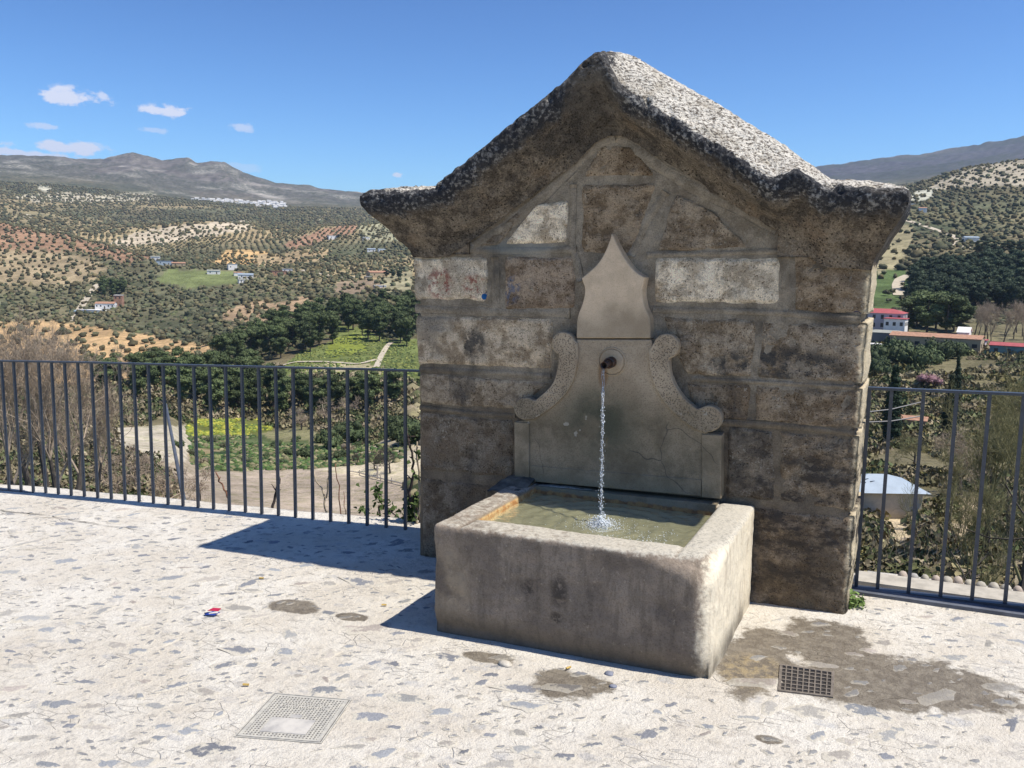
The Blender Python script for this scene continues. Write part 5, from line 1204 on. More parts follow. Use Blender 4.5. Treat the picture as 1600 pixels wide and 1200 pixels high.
# ------------------------------------------------------------------ railing
RAILM = m_plain('blue_grey_railing_paint', (.048, .058, .078), .45, nscale=40, var=.25, bump=.0006)
FY = 4.65
ftx = [-6.44, -5.6, -4.44, -2.86, -.2, .477]; ftz = [.809, .848, .893, .959, 1.036, 1.054]
fbx = [-6.68, -4.04, -2.74, -.07, .474]; fbz = [-.266, -.150, -.094, .006, .030]
def lin(xs__, zs__, x):
    if x < xs__[0]: return zs__[0] + (x - xs__[0]) * (zs__[1] - zs__[0]) / (xs__[1] - xs__[0])
    if x > xs__[-1]: return zs__[-1] + (x - xs__[-1]) * (zs__[-1] - zs__[-2]) / (xs__[-1] - xs__[-2])
    return float(np.interp(x, xs__, zs__))
def railing(x0, x1, bars, label):
    t = empty('railing', ((x0 + x1) / 2, FY, lin(fbx, fbz, (x0 + x1) / 2)), label=label, cat='railing')
    n = max(2, int((x1 - x0) / .5)); X = np.linspace(x0, x1, n + 1)
    for nm, fx, fz, hy, h0, h1 in (('top_rail', ftx, ftz, .020, -.012, .0), ('bottom_rail', fbx, fbz, .024, -.035, .012)):
        V = []
        for x in X:
            z = lin(fx, fz, x); V += [(x, FY - hy, z + h0), (x, FY + hy, z + h0), (x, FY + hy, z + h1), (x, FY - hy, z + h1)]
        Fs = [(i * 4 + a, i * 4 + (a + 1) % 4, i * 4 + 4 + (a + 1) % 4, i * 4 + 4 + a) for i in range(n) for a in range(4)] + [(0, 3, 2, 1), (n * 4, n * 4 + 1, n * 4 + 2, n * 4 + 3)]
        o = obj(nm, V, Fs, RAILM, t)
    for x in bars:
        zb = lin(fbx, fbz, x) + .009; ztp = lin(ftx, ftz, x) - .010
        m = MB().box((x - .0085, FY - .0085, zb), (x + .0085, FY + .0085, ztp)); m.build('bar', RAILM, t)
    return t
bl = [-2.856 + .019 - .14355 * k for k in range(-1, 62)]
bl = [x for x in bl if x < -2.60]
railing(-11.6, -2.50, bl, 'long blue grey metal railing on the left of the fountain')
br = [-.197 + .012, -.085, .057, .2, .337, .477] + [.477 + .1405 * k for k in range(1, 30)]
railing(-.21, 4.6, [x + .012 for x in br], 'blue grey metal railing on the right of the fountain')
_sl = MB().box((-.19, 4.555, -.03), (4.6, 4.63, .004)); _sl.v = [(x, y, z + float(gz(x)) + (.014 if z > 0 else 0)) for x, y, z in _sl.v]  # dark blue strip: the bottom rail's shadow put into its colour
tag(_sl.build('rail_shade_strip', m_plain('bluish_rail_shade', (.12, .13, .155), .8, nscale=14, var=.35, bump=.004), loc=(1, 4.6, 0)), 'dark bluish strip standing for the shaded foot of the right railing', 'shadow strip')
# right hand kerb: flat shadow strip under the rail plus a row of rounded cobbles
KERB = m_plain('pale_kerb_mortar', (.46, .42, .35), .95, nscale=12, var=.25, bump=.006)
RAILSHADE = m_plain('bluish_rail_shade_spare', (.115, .125, .15), .8, nscale=14, var=.3, bump=.004)
t = empty('cobble_edging', (1.0, 4.93, .02), label='row of rounded cobbles set along the outer edge behind the right railing', cat='edging')
V_, F_ = ICO2
xx = -.09
k = 0
while xx < 4.4:
    w = random.uniform(.024, .031); xx += w
    c = random.choice([(.50, .46, .38), (.44, .40, .33), (.46, .38, .31), (.40, .38, .35), (.52, .47, .37)])
    if k % 12 < 12 and xx > -.06 or True:
        q = V_ * (1 + .09 * fbm(V_[:, 0] * 1.5 + k * 3, V_[:, 1] * 1.5, V_[:, 2] * 1.5, k, 2)[:, None]) * [w, .030, random.uniform(.030, .038)]
        if k < 12: CB = m_plain('edging_cobble', c, .9, nscale=25, var=.2, bump=.003); CBS = (globals().get('CBS') or []) + [CB]
        if xx > .0: obj('cobble', q * random.uniform(.8, 1.12) + [xx, 4.905 + random.uniform(-.010, .010), float(gz(xx)) + .014], F_, CBS[k % 12], t, smooth=True)
    xx += w * .93; k += 1
MB().box((-.18, 4.70, -.03), (4.5, 4.87, .0)).build('mortar_bed', KERB, t)
for v in t.children:
    if v.name.startswith('mortar_bed'):
        for q in v.data.vertices: q.co.z += float(gz(q.co.x + 1.0)) + .026

# ------------------------------------------------------------------ the fountain wall
WL, WR, WY, WB = -2.53, -.193, 4.25, 4.72
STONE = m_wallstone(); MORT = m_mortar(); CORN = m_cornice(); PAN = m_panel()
fo = empty('fountain_wall', ((WL + WR) / 2, (WY + WB) / 2, float(gz(-1.36))), label='gabled old stone fountain wall with a carved panel and iron spout', cat='fountain')
ridge_px = [(600, 298), (640, 293), (690, 290), (702, 286), (745, 252), (800, 208), (860, 160), (905, 124), (930, 96), (950, 83), (970, 82), (992, 90), (1040, 119), (1100, 153), (1160, 190), (1220, 226), (1268, 262), (1292, 281), (1350, 285), (1410, 289)]
RP = np.array([onY(a, b, 4.22) for a, b in ridge_px]); RX, RZ = RP[:, 0], RP[:, 2]
def zr(x): return np.interp(x, RX, RZ)
def stone_block(quad, yf=WY, depth=.06, res=.012, r=.022, rough=.010, seed=0, color=(.25, .2, .14), right=False, left=False, name='stone', wob=.010):
    bl_, br_, tr_, tl_ = [np.array([onY(p[0], p[1], WY)[0], onY(p[0], p[1], WY)[2]]) for p in quad]
    if right: br_[0] = max(br_[0], WR - .0); tr_[0] = WR + .004
    w = np.linalg.norm(br_ - bl_); h = np.linalg.norm(tl_ - bl_)
    nu, nv = max(6, int(w / res)), max(6, int(h / res)); U, Vv = np.meshgrid(np.linspace(0, 1, nu), np.linspace(0, 1, nv), indexing='ij')
    P = (bl_ * (1 - U)[..., None] * (1 - Vv)[..., None] + br_ * U[..., None] * (1 - Vv)[..., None] + tr_ * U[..., None] * Vv[..., None] + tl_ * (1 - U)[..., None] * Vv[..., None])
    dx = wob * fbm(P[..., 0] * 9 + seed, P[..., 1] * 9, 0, seed, 3); dz = wob * fbm(P[..., 0] * 9, P[..., 1] * 9 + seed, 0, seed + 7, 3)
    X = P[..., 0] + dx; Z = P[..., 1] + dz
    # rounded corners in plan
    ex = np.minimum(U, 1 - U) * w; ez = np.minimum(Vv, 1 - Vv) * h; rc = .03
    cxm = np.clip(1 - ex / rc, 0, 1); czm = np.clip(1 - ez / rc, 0, 1)
    sx = np.where(U < .5, 1, -1); sz = np.where(Vv < .5, 1, -1)
    if not right: X = X + sx * rc * .45 * cxm * czm
    e = np.minimum(ex, ez); q = np.clip(1 - e / r, 0, 1)
    Y = yf + r * .8 * (1 - np.sqrt(np.clip(1 - q * q, 0, 1))) - rough * fbm(X * 13, Z * 13, seed, seed, 4) - rough * .5 * fbm(X * 45, Z * 45, 0, seed + 3, 3)
    G = np.stack([X, Y, Z], -1)
    # continue the border backwards
    loop = [(i, 0) for i in range(nu)] + [(nu - 1, j) for j in range(1, nv)] + [(i, nv - 1) for i in range(nu - 2, -1, -1)] + [(0, j) for j in range(nv - 2, 0, -1)]
    L = np.array([G[i, j] for i, j in loop]); nr = max(2, int(depth / .03)); V = [G.reshape(-1, 3)]; n0 = nu * nv; m_ = len(loop)
    Fs = [tuple(f) for f in grid_faces(nu, nv)]
    prev = [i * nv + j for i, j in loop]
    cen = L.mean(0)
    for k in range(1, nr + 1):
        Q = L.copy(); Q[:, 1] += depth * k / nr
        d = Q - cen; d[:, 1] = 0; d /= np.linalg.norm(d, axis=1)[:, None] + 1e-9
        Q += d * (.006 + .012 * fbm(Q[:, 0] * 10, Q[:, 1] * 14, Q[:, 2] * 12, seed + 5, 4))[:, None] * (1 if (right or left) else .3)
        V.append(Q); cur = [n0 + (k - 1) * m_ + i for i in range(m_)]
        Fs += [(prev[i], prev[(i + 1) % m_], cur[(i + 1) % m_], cur[i]) for i in range(m_)]; prev = cur
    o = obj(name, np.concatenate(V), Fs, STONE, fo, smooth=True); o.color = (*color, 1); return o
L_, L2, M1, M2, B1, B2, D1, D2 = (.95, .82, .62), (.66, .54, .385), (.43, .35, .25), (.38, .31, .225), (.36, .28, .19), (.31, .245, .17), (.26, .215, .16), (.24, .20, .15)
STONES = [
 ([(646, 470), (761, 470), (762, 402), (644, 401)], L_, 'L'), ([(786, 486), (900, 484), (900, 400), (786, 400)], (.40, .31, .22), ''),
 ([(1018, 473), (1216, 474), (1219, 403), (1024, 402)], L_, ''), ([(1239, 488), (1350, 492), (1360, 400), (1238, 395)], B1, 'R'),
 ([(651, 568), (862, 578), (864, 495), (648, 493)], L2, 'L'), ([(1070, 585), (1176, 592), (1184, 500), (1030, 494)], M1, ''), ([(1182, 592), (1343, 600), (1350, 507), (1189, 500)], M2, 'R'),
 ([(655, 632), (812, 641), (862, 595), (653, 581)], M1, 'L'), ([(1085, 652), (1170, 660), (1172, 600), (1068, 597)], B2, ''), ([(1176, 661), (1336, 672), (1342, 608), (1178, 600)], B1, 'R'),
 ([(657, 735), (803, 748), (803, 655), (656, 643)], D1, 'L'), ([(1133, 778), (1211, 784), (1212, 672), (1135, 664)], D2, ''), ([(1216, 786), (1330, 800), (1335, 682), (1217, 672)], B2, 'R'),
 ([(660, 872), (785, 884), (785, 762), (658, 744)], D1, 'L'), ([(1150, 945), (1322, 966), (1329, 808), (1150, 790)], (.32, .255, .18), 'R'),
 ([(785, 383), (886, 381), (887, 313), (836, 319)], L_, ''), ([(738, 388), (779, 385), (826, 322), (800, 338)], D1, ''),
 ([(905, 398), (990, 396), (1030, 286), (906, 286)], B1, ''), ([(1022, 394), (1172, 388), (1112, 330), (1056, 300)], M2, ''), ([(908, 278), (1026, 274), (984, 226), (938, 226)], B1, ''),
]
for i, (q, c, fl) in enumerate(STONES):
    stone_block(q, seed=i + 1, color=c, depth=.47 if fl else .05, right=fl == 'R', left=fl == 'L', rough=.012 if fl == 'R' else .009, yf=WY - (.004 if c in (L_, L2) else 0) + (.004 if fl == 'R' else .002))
# mortar core
cx_ = np.linspace(WL + .018, WR - .020, 150); vv = np.linspace(0, 1, 170)
CX = np.repeat(cx_[:, None], len(vv), 1); ztop = zr(CX) - .30; zbot = gz(CX) - .05; CZ = zbot + (ztop - zbot) * vv[None]
CY = WY + .010 - .006 * fbm(CX * 7, CZ * 7, 0, 71, 4) - .003 * fbm(CX * 30, CZ * 30, 0, 72, 3)
ed = np.minimum(CX - CX[0, 0], CX[-1, 0] - CX); CY += .02 * np.clip(1 - ed / .02, 0, 1) ** 2
G = np.stack([CX, CY, CZ], -1); Bk = G[:, ::1].copy()
def solid(G, yb):
    """front grid closed by a skirt running back to depth yb"""
    nu, nv = G.shape[:2]; loop = [(i, 0) for i in range(nu)] + [(nu - 1, j) for j in range(1, nv)] + [(i, nv - 1) for i in range(nu - 2, -1, -1)] + [(0, j) for j in range(nv - 2, 0, -1)]
    L = np.array([G[i, j] for i, j in loop]); L[:, 1] = yb; prev = [i * nv + j for i, j in loop]; n0 = nu * nv; m_ = len(loop); cur = [n0 + i for i in range(m_)]
    return np.concatenate([G.reshape(-1, 3), L]), [tuple(f) for f in grid_faces(nu, nv)] + [(prev[i], prev[(i + 1) % m_], cur[(i + 1) % m_], cur[i]) for i in range(m_)] + [tuple(cur)]
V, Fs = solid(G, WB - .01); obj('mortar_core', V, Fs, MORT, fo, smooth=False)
# raking and upright smeared mortar ribs, slightly proud
def rib(pts, w, seed, yf=WY + .001):
    P = np.array([onY(a, b, WY) for a, b in pts]); P = P[:, [0, 2]]; Q = []
    for a, b in zip(P[:-1], P[1:]):
        n = max(2, int(np.linalg.norm(b - a) / .02)); Q += [a + (b - a) * k / n for k in range(n)]
    Q.append(P[-1]); Q = np.array(Q); T = np.gradient(Q, axis=0); T /= np.linalg.norm(T, axis=1)[:, None]; N = np.stack([-T[:, 1], T[:, 0]], -1)
    s = np.linspace(-1, 1, 7); ww = w / 2 * (1 + .35 * fbm(Q[:, 0] * 8, Q[:, 1] * 8, 0, seed, 3)); G2 = Q[:, None] + N[:, None] * (s[None, :, None] * ww[:, None, None])
    Y = yf + .008 * np.abs(s[None]) ** 3 - .004 * fbm(G2[..., 0] * 9, G2[..., 1] * 9, 0, seed + 4, 3) - .003 * fbm(G2[..., 0] * 30, G2[..., 1] * 30, 0, seed, 3)
    G3 = np.stack([G2[..., 0], Y, G2[..., 1]], -1); V, Fs = solid(G3, WY + .03); obj('mortar_joint', V, Fs, MORT, fo, smooth=True)
rib([(735, 385), (800, 348), (850, 304), (890, 262), (935, 222), (960, 214)], .062, 1); rib([(965, 214), (1000, 240), (1040, 268), (1100, 302), (1160, 330), (1215, 358)], .062, 2)
rib([(646, 387), (760, 392), (900, 390)], .040, 3); rib([(895, 288), (893, 380), (906, 440)], .040, 4); rib([(1040, 300), (1010, 345), (985, 400)], .045, 5)
rib([(1010, 398), (1120, 396), (1230, 392)], .030, 6); rib([(772, 402), (774, 486)], .048, 7); rib([(648, 482), (780, 488), (890, 489)], .055, 8); rib([(1228, 400), (1226, 488)], .040, 9)
rib([(1020, 484), (1130, 486), (1235, 490), (1345, 500)], .035, 10); rib([(655, 577), (760, 582), (860, 588)], .038, 11); rib([(655, 637), (740, 646), (805, 650)], .030, 12)
rib([(1080, 592), (1190, 597), (1340, 606)], .026, 13); rib([(1120, 660), (1240, 667), (1335, 678)], .030, 14)
# cornice: swept moulding on three sides
PR = [(-.50, .03), (-.30, .0), (-.12, -.012), (.02, 0.0), (.08, 'c1'), (.14, 'c2'), (.19, 'c3'), (.225, 'lip'), (.240, 'lip2'), (.242, 'fa'), (.236, 'fb'), (.205, 'k1'), (.165, 'k2'), (.120, 'k3'), (.082, 'k4'), (.052, 'k5'), (.030, 'k6'), (.018, 'k7'), (.008, 'k8')]
EARD = dict(c1=.010, c2=.020, c3=.032, lip=.048, lip2=.062, fa=.085, fb=.110, k1=.150, k2=.190, k3=.232, k4=.282, k5=.308, k6=.335, k7=.360, k8=.385)
RAKD = dict(c1=.050, c2=.098, c3=.142, lip=.176, lip2=.190, fa=.206, fb=.226, k1=.254, k2=.295, k3=.312, k4=.330, k5=.345, k6=.362, k7=.378, k8=.392)
LFTD = dict(c1=.010, c2=.022, c3=.036, lip=.054, lip2=.070, fa=.098, fb=.130, k1=.172, k2=.212, k3=.252, k4=.306, k5=.326, k6=.348, k7=.370, k8=.392)
def smooth(a, b, x): t_ = np.clip((x - a) / (b - a), 0, 1); return t_ * t_ * (3 - 2 * t_)
def dval(key, x):
    if not isinstance(key, str): return key
    r_ = smooth(-1.42, -1.28, x) * (1 - smooth(-.62, -.46, x)); l_ = smooth(-2.32, -2.15, x) * (1 - smooth(-1.42, -1.28, x))
    return EARD[key] * (1 - r_ - l_) + RAKD[key] * r_ + LFTD[key] * l_
def refine(k):
    out = []
    for (o0, d0), (o1, d1) in zip(PR[:-1], PR[1:]):
        for q in range(k): out.append((o0, d0, o1, d1, q / k))
    out.append((PR[-1][0], PR[-1][1], PR[-1][0], PR[-1][1], 0)); return out
PRF = refine(3)
def station(xb, kind, t_=0):
    row = []; at_ = []
    for o0, d0, o1, d1, q in PRF:
        o = o0 * (1 - q) + o1 * q; d = dval(d0, xb) * (1 - q) + dval(d1, xb) * q
        z = zr(xb) - d
        if kind == 'front':
            x = xb
            if o > 0:
                a = 1 - smooth(WL, WL + .28, xb); b = smooth(WR - .22, WR, xb); x = xb - a * .80 * o + b * .60 * o
            y = WY - o if o > 0 else WY - o
        elif kind == 'left': oo = max(o, 0); x = WL - .80 * oo; y = (WY - oo) * (1 - t_) + WB * t_ if o > 0 else WY - o * (1 - t_) + 0 * t_
        else: oo = max(o, 0); x = WR + .60 * oo; y = (WY - oo) * (1 - t_) + WB * t_ if o > 0 else WY - o * (1 - t_)
        row.append((x, y, z)); dn = d
        at_.append((dn, o))
    return row, at_
rows = []; ats = []; xsb = []
for t_ in np.linspace(1, .06, 22): r_, a_ = station(WL, 'left', t_); rows.append(r_); ats.append(a_); xsb.append(WL)
for xb in np.linspace(WL, WR, 320): r_, a_ = station(xb, 'front'); rows.append(r_); ats.append(a_); xsb.append(xb)
for t_ in np.linspace(.06, 1, 22): r_, a_ = station(WR, 'right', t_); rows.append(r_); ats.append(a_); xsb.append(WR)
G = np.array(rows); A = np.array(ats); xsb = np.array(xsb)
fadeb = np.clip((A[..., 1] + .02) / .05, 0, 1)
n1 = fbm(G[..., 0] * 6, G[..., 1] * 6, G[..., 2] * 6, 5, 4); n2 = fbm(G[..., 0] * 26, G[..., 1] * 26, G[..., 2] * 26, 6, 3); n3 = fbm(G[..., 0] * 9 + 4, G[..., 1] * 9, G[..., 2] * 9, 8, 4)
rg = 1 - np.abs(fbm(G[..., 0] * 11, G[..., 1] * 11, G[..., 2] * 11, 15, 4)) * 2.2
lipw = np.exp(-((A[..., 0] - np.vectorize(lambda x: dval('lip', x))(xsb)[:, None]) / .05) ** 2)
chip = np.clip(fbm(G[..., 0] * 17, G[..., 1] * 17, G[..., 2] * 17, 16, 3) - .12, 0, 1) * lipw
G[..., 1] -= (.008 * n1 + .010 * n2 + .007 * rg - .05 * chip); G[..., 2] += .007 * n3 + .007 * n2 + .006 * rg - .04 * chip; G[..., 0] += .008 * n3 + .005 * n2
crd = np.vectorize(lambda x: dval('k2', x))(xsb)[:, None] + .02
crust = np.clip((crd - A[..., 0]) / .11, 0, 1) * np.clip((A[..., 1] + .1) / .1, 0, 1)
crust = crust * (1 - .55 * np.exp(-((xsb + 1.46) / .12) ** 2))[:, None]
XB = xsb[:, None] * np.ones(A.shape[:2]); rightside = smooth(-1.45, -1.30, XB); ear = np.maximum(1 - smooth(-2.36, -2.24, XB), smooth(-.60, -.45, XB))
lipd = np.vectorize(lambda x: dval('lip', x))(xsb)[:, None]
topness = np.clip((lipd + .012 - A[..., 0]) / .035, 0, 1)
lich = topness * (.30 + .75 * np.maximum(rightside, ear * .85))
lich = np.where((A[..., 1] <= .03) & (A[..., 0] < .06), np.maximum(lich, .8), lich)
cuts = [0, 22 + int(320 * .36), 22 + int(320 * .56), 22 + int(320 * .80), len(xsb)]
for k in range(4):
    a, b = cuts[k], min(cuts[k + 1] + 1, len(xsb)); g = G[a:b]
    o = obj('cornice_block', g.reshape(-1, 3), grid_faces(b - a, g.shape[1]), CORN, fo, smooth=True); o.data.flip_normals()
    attr(o.data, 'crust', crust[a:b].ravel()); attr(o.data, 'lichen', lich[a:b].ravel())
# neck blocks below the ears (plain, hidden mostly by the cavetto)
def neck(x0, x1, seed):
    g = []; zs_ = np.linspace(1.66, 1.78, 10); xs_ = np.linspace(x0, x1, 24)
    for x in xs_: g.append([(x, WY - .006 - .006 * float(fbm(x * 14, z * 14, 0, seed, 3)), z) for z in zs_])
    V, Fs = solid(np.array(g), WB - .02); o = obj('stone', V, Fs, STONE, fo, smooth=True); o.color = (*B2, 1)
neck(WL - .012, WL + .34, 3); neck(WR - .40, WR + .010, 4)

# carved panel ------------------------------------------------------
def pz(pts, Y): return [(onY(780 + a / 2.792, 350 + b / 2.792, Y)[0], onY(780 + a / 2.792, 350 + b / 2.792, Y)[2]) for a, b in pts]
def catmull(P, k=5, closed=False):
    P = [np.array(p, float) for p in P]; out = []; n = len(P)
    for i in range(n - 1):
        p0, p1, p2, p3 = P[max(i - 1, 0)], P[i], P[i + 1], P[min(i + 2, n - 1)]
        for q in range(k):
            t_ = q / k; out.append(.5 * ((2 * p1) + (-p0 + p2) * t_ + (2 * p0 - 5 * p1 + 4 * p2 - p3) * t_ ** 2 + (-p0 + 3 * p1 - 3 * p2 + p3) * t_ ** 3))
    out.append(P[-1]); return out
def arc(c, r, a0, a1, n=12): return [(c[0] + r * math.cos(rad(a0 + (a1 - a0) * k / n)), c[1] - r * math.sin(rad(a0 + (a1 - a0) * k / n))) for k in range(n + 1)]
def carve(name, outline, yf, yb, bev=.006, punch=0, parent=None, mat=None, seed=0):
    P = np.array(outline); P = P + .0012 * np.stack([fbm(P[:, 0] * 30, P[:, 1] * 30, 0, seed, 3), fbm(P[:, 0] * 30 + 9, P[:, 1] * 30, 0, seed, 3)], -1)
    area = .5 * np.sum(P[:, 0] * np.roll(P[:, 1], -1) - np.roll(P[:, 0], -1) * P[:, 1])
    if area < 0: P = P[::-1]
    T = np.roll(P, -1, 0) - np.roll(P, 1, 0); T /= np.linalg.norm(T, axis=1)[:, None] + 1e-9; N = np.stack([-T[:, 1], T[:, 0]], -1)
    n = len(P); I = P + N * bev; I2 = P + N * bev * .35
    V = [(x, yf, z) for x, z in I] + [(x, yf + bev * .3, z) for x, z in I2] + [(x, yf + bev, z) for x, z in P] + [(x, yb, z) for x, z in P]
    Fs = [tuple(range(n))]
    for k in range(3): Fs += [(k * n + (i + 1) % n, k * n + i, (k + 1) * n + i, (k + 1) * n + (i + 1) % n) for i in range(n)]
    o = obj(name, V, Fs, mat or PAN, parent or fo)
    attr(o.data, 'punch', [punch] * n + [0] * (3 * n)); return o
YF = WY - .060   # panel field
fin_ = [(338, 499), (338, 430), (345, 395), (362, 350), (373, 300), (371, 270), (359, 236)] 
fin_l = catmull(fin_[1:6]); fin_r = catmull([(626, 285), (628, 325), (638, 368), (654, 402), (660, 436)])
outl = [(338, 499)] + [tuple(p) for p in fin_l] + [(359, 236)] + [tuple(p) for p in catmull([(385, 214), (428, 175), (455, 135), (474, 92), (492, 42)])] + [tuple(p) for p in catmull([(498, 52), (518, 95), (552, 155), (590, 203), (635, 233)])] + [tuple(p) for p in fin_r] + [(660, 499)]
carve('finial_slab', pz(outl, YF), YF - .002, WY + .02, .007, 0, seed=1)
main = [(338, 504), (662, 504), (668, 520)] + [(668, 560), (690, 640), (740, 730), (800, 810), (860, 870), (905, 912), (970, 920), (968, 1197), (70, 1117), (68, 862), (150, 850), (230, 800), (280, 750), (318, 690), (336, 620), (342, 560)]
carve('back_panel', pz(main, YF), YF, WY + .02, .005, .35, seed=2)
lo_ = arc((278, 522), 51, 20, 250) + [(259, 585)] + [tuple(p) for p in catmull([(258, 600), (254, 630), (240, 680), (212, 722), (160, 768)])] + arc((114, 806), 50, 52, 285, 14) + [tuple(p) for p in catmull([(152, 852), (230, 800), (284, 748), (320, 690), (338, 620), (344, 560), (340, 520)])]
ro_ = arc((728, 534), 56, 160, -75) + [(741, 600)] + [tuple(p) for p in catmull([(742, 615), (750, 660), (772, 712), (812, 765), (862, 806)])] + arc((914, 850), 58, 125, -95, 14) + [tuple(p) for p in catmull([(905, 913), (860, 900), (790, 852), (728, 790), (680, 712), (655, 625), (652, 555)])]
pn = carve('scroll', pz(lo_, YF - .014), YF - .016, YF + .03, .006, 1, seed=3); pn = carve('scroll', pz(ro_, YF - .014), YF - .016, YF + .03, .006, 1, seed=4)
carve('pilaster', pz([(68, 864), (132, 868), (134, 1122), (70, 1117)], YF), YF - .009, YF + .03, .004, 0, seed=5)
carve('pilaster', pz([(885, 916), (972, 921), (968, 1197), (884, 1189)], YF), YF - .009, YF + .03, .004, 0, seed=6)
carve('base_border', pz([(136, 1052), (400, 1075), (882, 1114), (882, 1188), (136, 1122)], YF), YF - .004, YF + .03, .004, 0, seed=7)
ring = [onY(780 + 493 / 2.792, 350 + 600 / 2.792, YF)[0], onY(780 + 493 / 2.792, 350 + 600 / 2.792, YF)[2]]
m = MB()
for r0_, r1_, ya, yb_ in ((.064, .0665, YF - .0065, YF + .002), (.0665, .0665, YF - .0065, YF + .002)):
    pass
n = 48; prof = [(0.0, -.010), (.050, -.010), (.060, -.008), (.063, -.001), (.066, -.001), (.068, -.006), (.072, -.004), (.074, .004)]
V = []; Fs = []
for r0_, yy in prof:
    for k in range(n): V.append((ring[0] + max(r0_, .0005) * math.cos(6.2832 * k / n), YF + yy, ring[1] + max(r0_, .0005) * math.sin(6.2832 * k / n)))
for i in range(len(prof) - 1):
    for k in range(n): Fs.append((i * n + k, i * n + (k + 1) % n, (i + 1) * n + (k + 1) % n, (i + 1) * n + k))
_bs = carve('base_slab', [(-1.742, .30), (-.800, .30), (-.800, .484), (-1.742, .462)], 4.150, 4.235, .004, 0, seed=8)
o = obj('spout_boss', V, Fs, PAN, fo, smooth=False); attr(o.data, 'punch', [0] * len(V))
# iron spout
RUST = m_plain('black_rusty_iron', (.030, .028, .030), .55, metal=.3, nscale=60, var=.4, col2=(.11, .05, .025))
s0 = np.array(onY(956.5, 565, YF)); s1 = np.array(onY(943.5, 571, 4.065))
d = (s1 - s0); m = MB()
def pipe(mb, a, b, ro, ri, n=20):
    a = Vector(a); b = Vector(b); t_ = (b - a).normalized(); u_ = t_.cross(Vector((0, 0, 1))).normalized(); v_ = t_.cross(u_)
    V = []
    for c, r_ in ((a, ro), (b, ro), (b, ri), (a, ri)):
        V += [c + (u_ * math.cos(6.2832 * k / n) + v_ * math.sin(6.2832 * k / n)) * r_ for k in range(n)]
    mb.add(V, [(i * n + k, i * n + (k + 1) % n, ((i + 1) % 4) * n + (k + 1) % n, ((i + 1) % 4) * n + k) for i in range(4) for k in range(n)])
sp = empty('spout', (0, 0, 0)); sp.parent = fo
sp.location = Vector(s0) - fo.location
bpy.data.objects.remove(sp)
m = MB(); pipe(m, s0 + [0, .02, 0], s0 + d * .45, .0275, .018); pz_ = m.build('spout_collar', RUST, fo, True)
m = MB(); pipe(m, s0 + [0, .01, 0], s1, .0185, .0145); m.build('spout_pipe', RUST, fo, True)
m = MB(); m.tube([s0 + [0, .01, 0], s1 - d * .25], .0148, 16); m.build('spout_bore', HOLED, fo)
# dark mortar fillet in the corner where trough meets wall
g = []
for x in np.linspace(-1.935, -1.76, 22):
    row = []
    for q in np.linspace(0, 1, 16):
        yy = 3.96 + .27 * q; zz = .455 + .040 * smooth(0, 1, q) * (1 - .5 * abs((x + 1.85) / .1) ** 3) + .022 * float(fbm(x * 14, yy * 14, 0, 8, 4)); row.append((x, yy, zz))
    g.append(row)
g = np.array(g); V, Fs = [], []
base = g.copy(); base[..., 2] = .30
nu, nv = g.shape[:2]; loop = [(i, 0) for i in range(nu)] + [(nu - 1, j) for j in range(1, nv)] + [(i, nv - 1) for i in range(nu - 2, -1, -1)] + [(0, j) for j in range(nv - 2, 0, -1)]
L = np.array([base[i, j] for i, j in loop]); prev = [i * nv + j for i, j in loop]; n0 = nu * nv; m_ = len(loop)
o = obj('corner_fillet', np.concatenate([g.reshape(-1, 3), L]), [tuple(f)[::-1] for f in grid_faces(nu, nv)] + [(prev[(i + 1) % m_], prev[i], n0 + i, n0 + (i + 1) % m_) for i in range(m_)], m_plain('dark_fillet_mortar', (.17, .15, .12), .95, nscale=14, var=.6, bump=.012), fo, smooth=True)

# ------------------------------------------------------------------ the trough
TX0, TX1, TY0, TY1, TZ1 = -1.872, -.632, 3.305, 4.24, .478
IX0, IX1, IY0, IY1, IZ = -1.745, -.795, 3.475, 4.165, .17
z0 = -.06
V = [(TX0, TY0, z0), (TX1, TY0, z0), (TX1, TY1, z0), (TX0, TY1, z0), (TX0, TY0, TZ1), (TX1, TY0, TZ1), (TX1, TY1, TZ1), (TX0, TY1, TZ1),
     (IX0, IY0, TZ1), (IX1, IY0, TZ1), (IX1, IY1, TZ1), (IX0, IY1, TZ1), (IX0 + .03, IY0 + .03, IZ), (IX1 - .03, IY0 + .03, IZ), (IX1 - .03, IY1, IZ), (IX0 + .03, IY1, IZ)]
Fs = [(0, 3, 2, 1), (0, 1, 5, 4), (1, 2, 6, 5), (2, 3, 7, 6), (3, 0, 4, 7), (4, 5, 9, 8), (5, 6, 10, 9), (6, 7, 11, 10), (7, 4, 8, 11), (8, 9, 13, 12), (9, 10, 14, 13), (10, 11, 15, 14), (11, 8, 12, 15), (12, 13, 14, 15)]
tmp = bpy.data.objects.new('tmp', mesh_data('tmp', V, Fs)); COL.objects.link(tmp)
md = tmp.modifiers.new('r', 'REMESH'); md.mode = 'VOXEL'; md.voxel_size = .0095
dg = bpy.context.evaluated_depsgraph_get(); ev = tmp.evaluated_get(dg); em = ev.to_mesh()
co = np.empty(len(em.vertices) * 3); em.vertices.foreach_get('co', co); co = co.reshape(-1, 3); fcs = [tuple(p_.vertices) for p_ in em.polygons]; ev.to_mesh_clear(); bpy.data.objects.remove(tmp)
tz_ = np.clip((co[:, 2] - z0) / (TZ1 - z0), 0, 1)
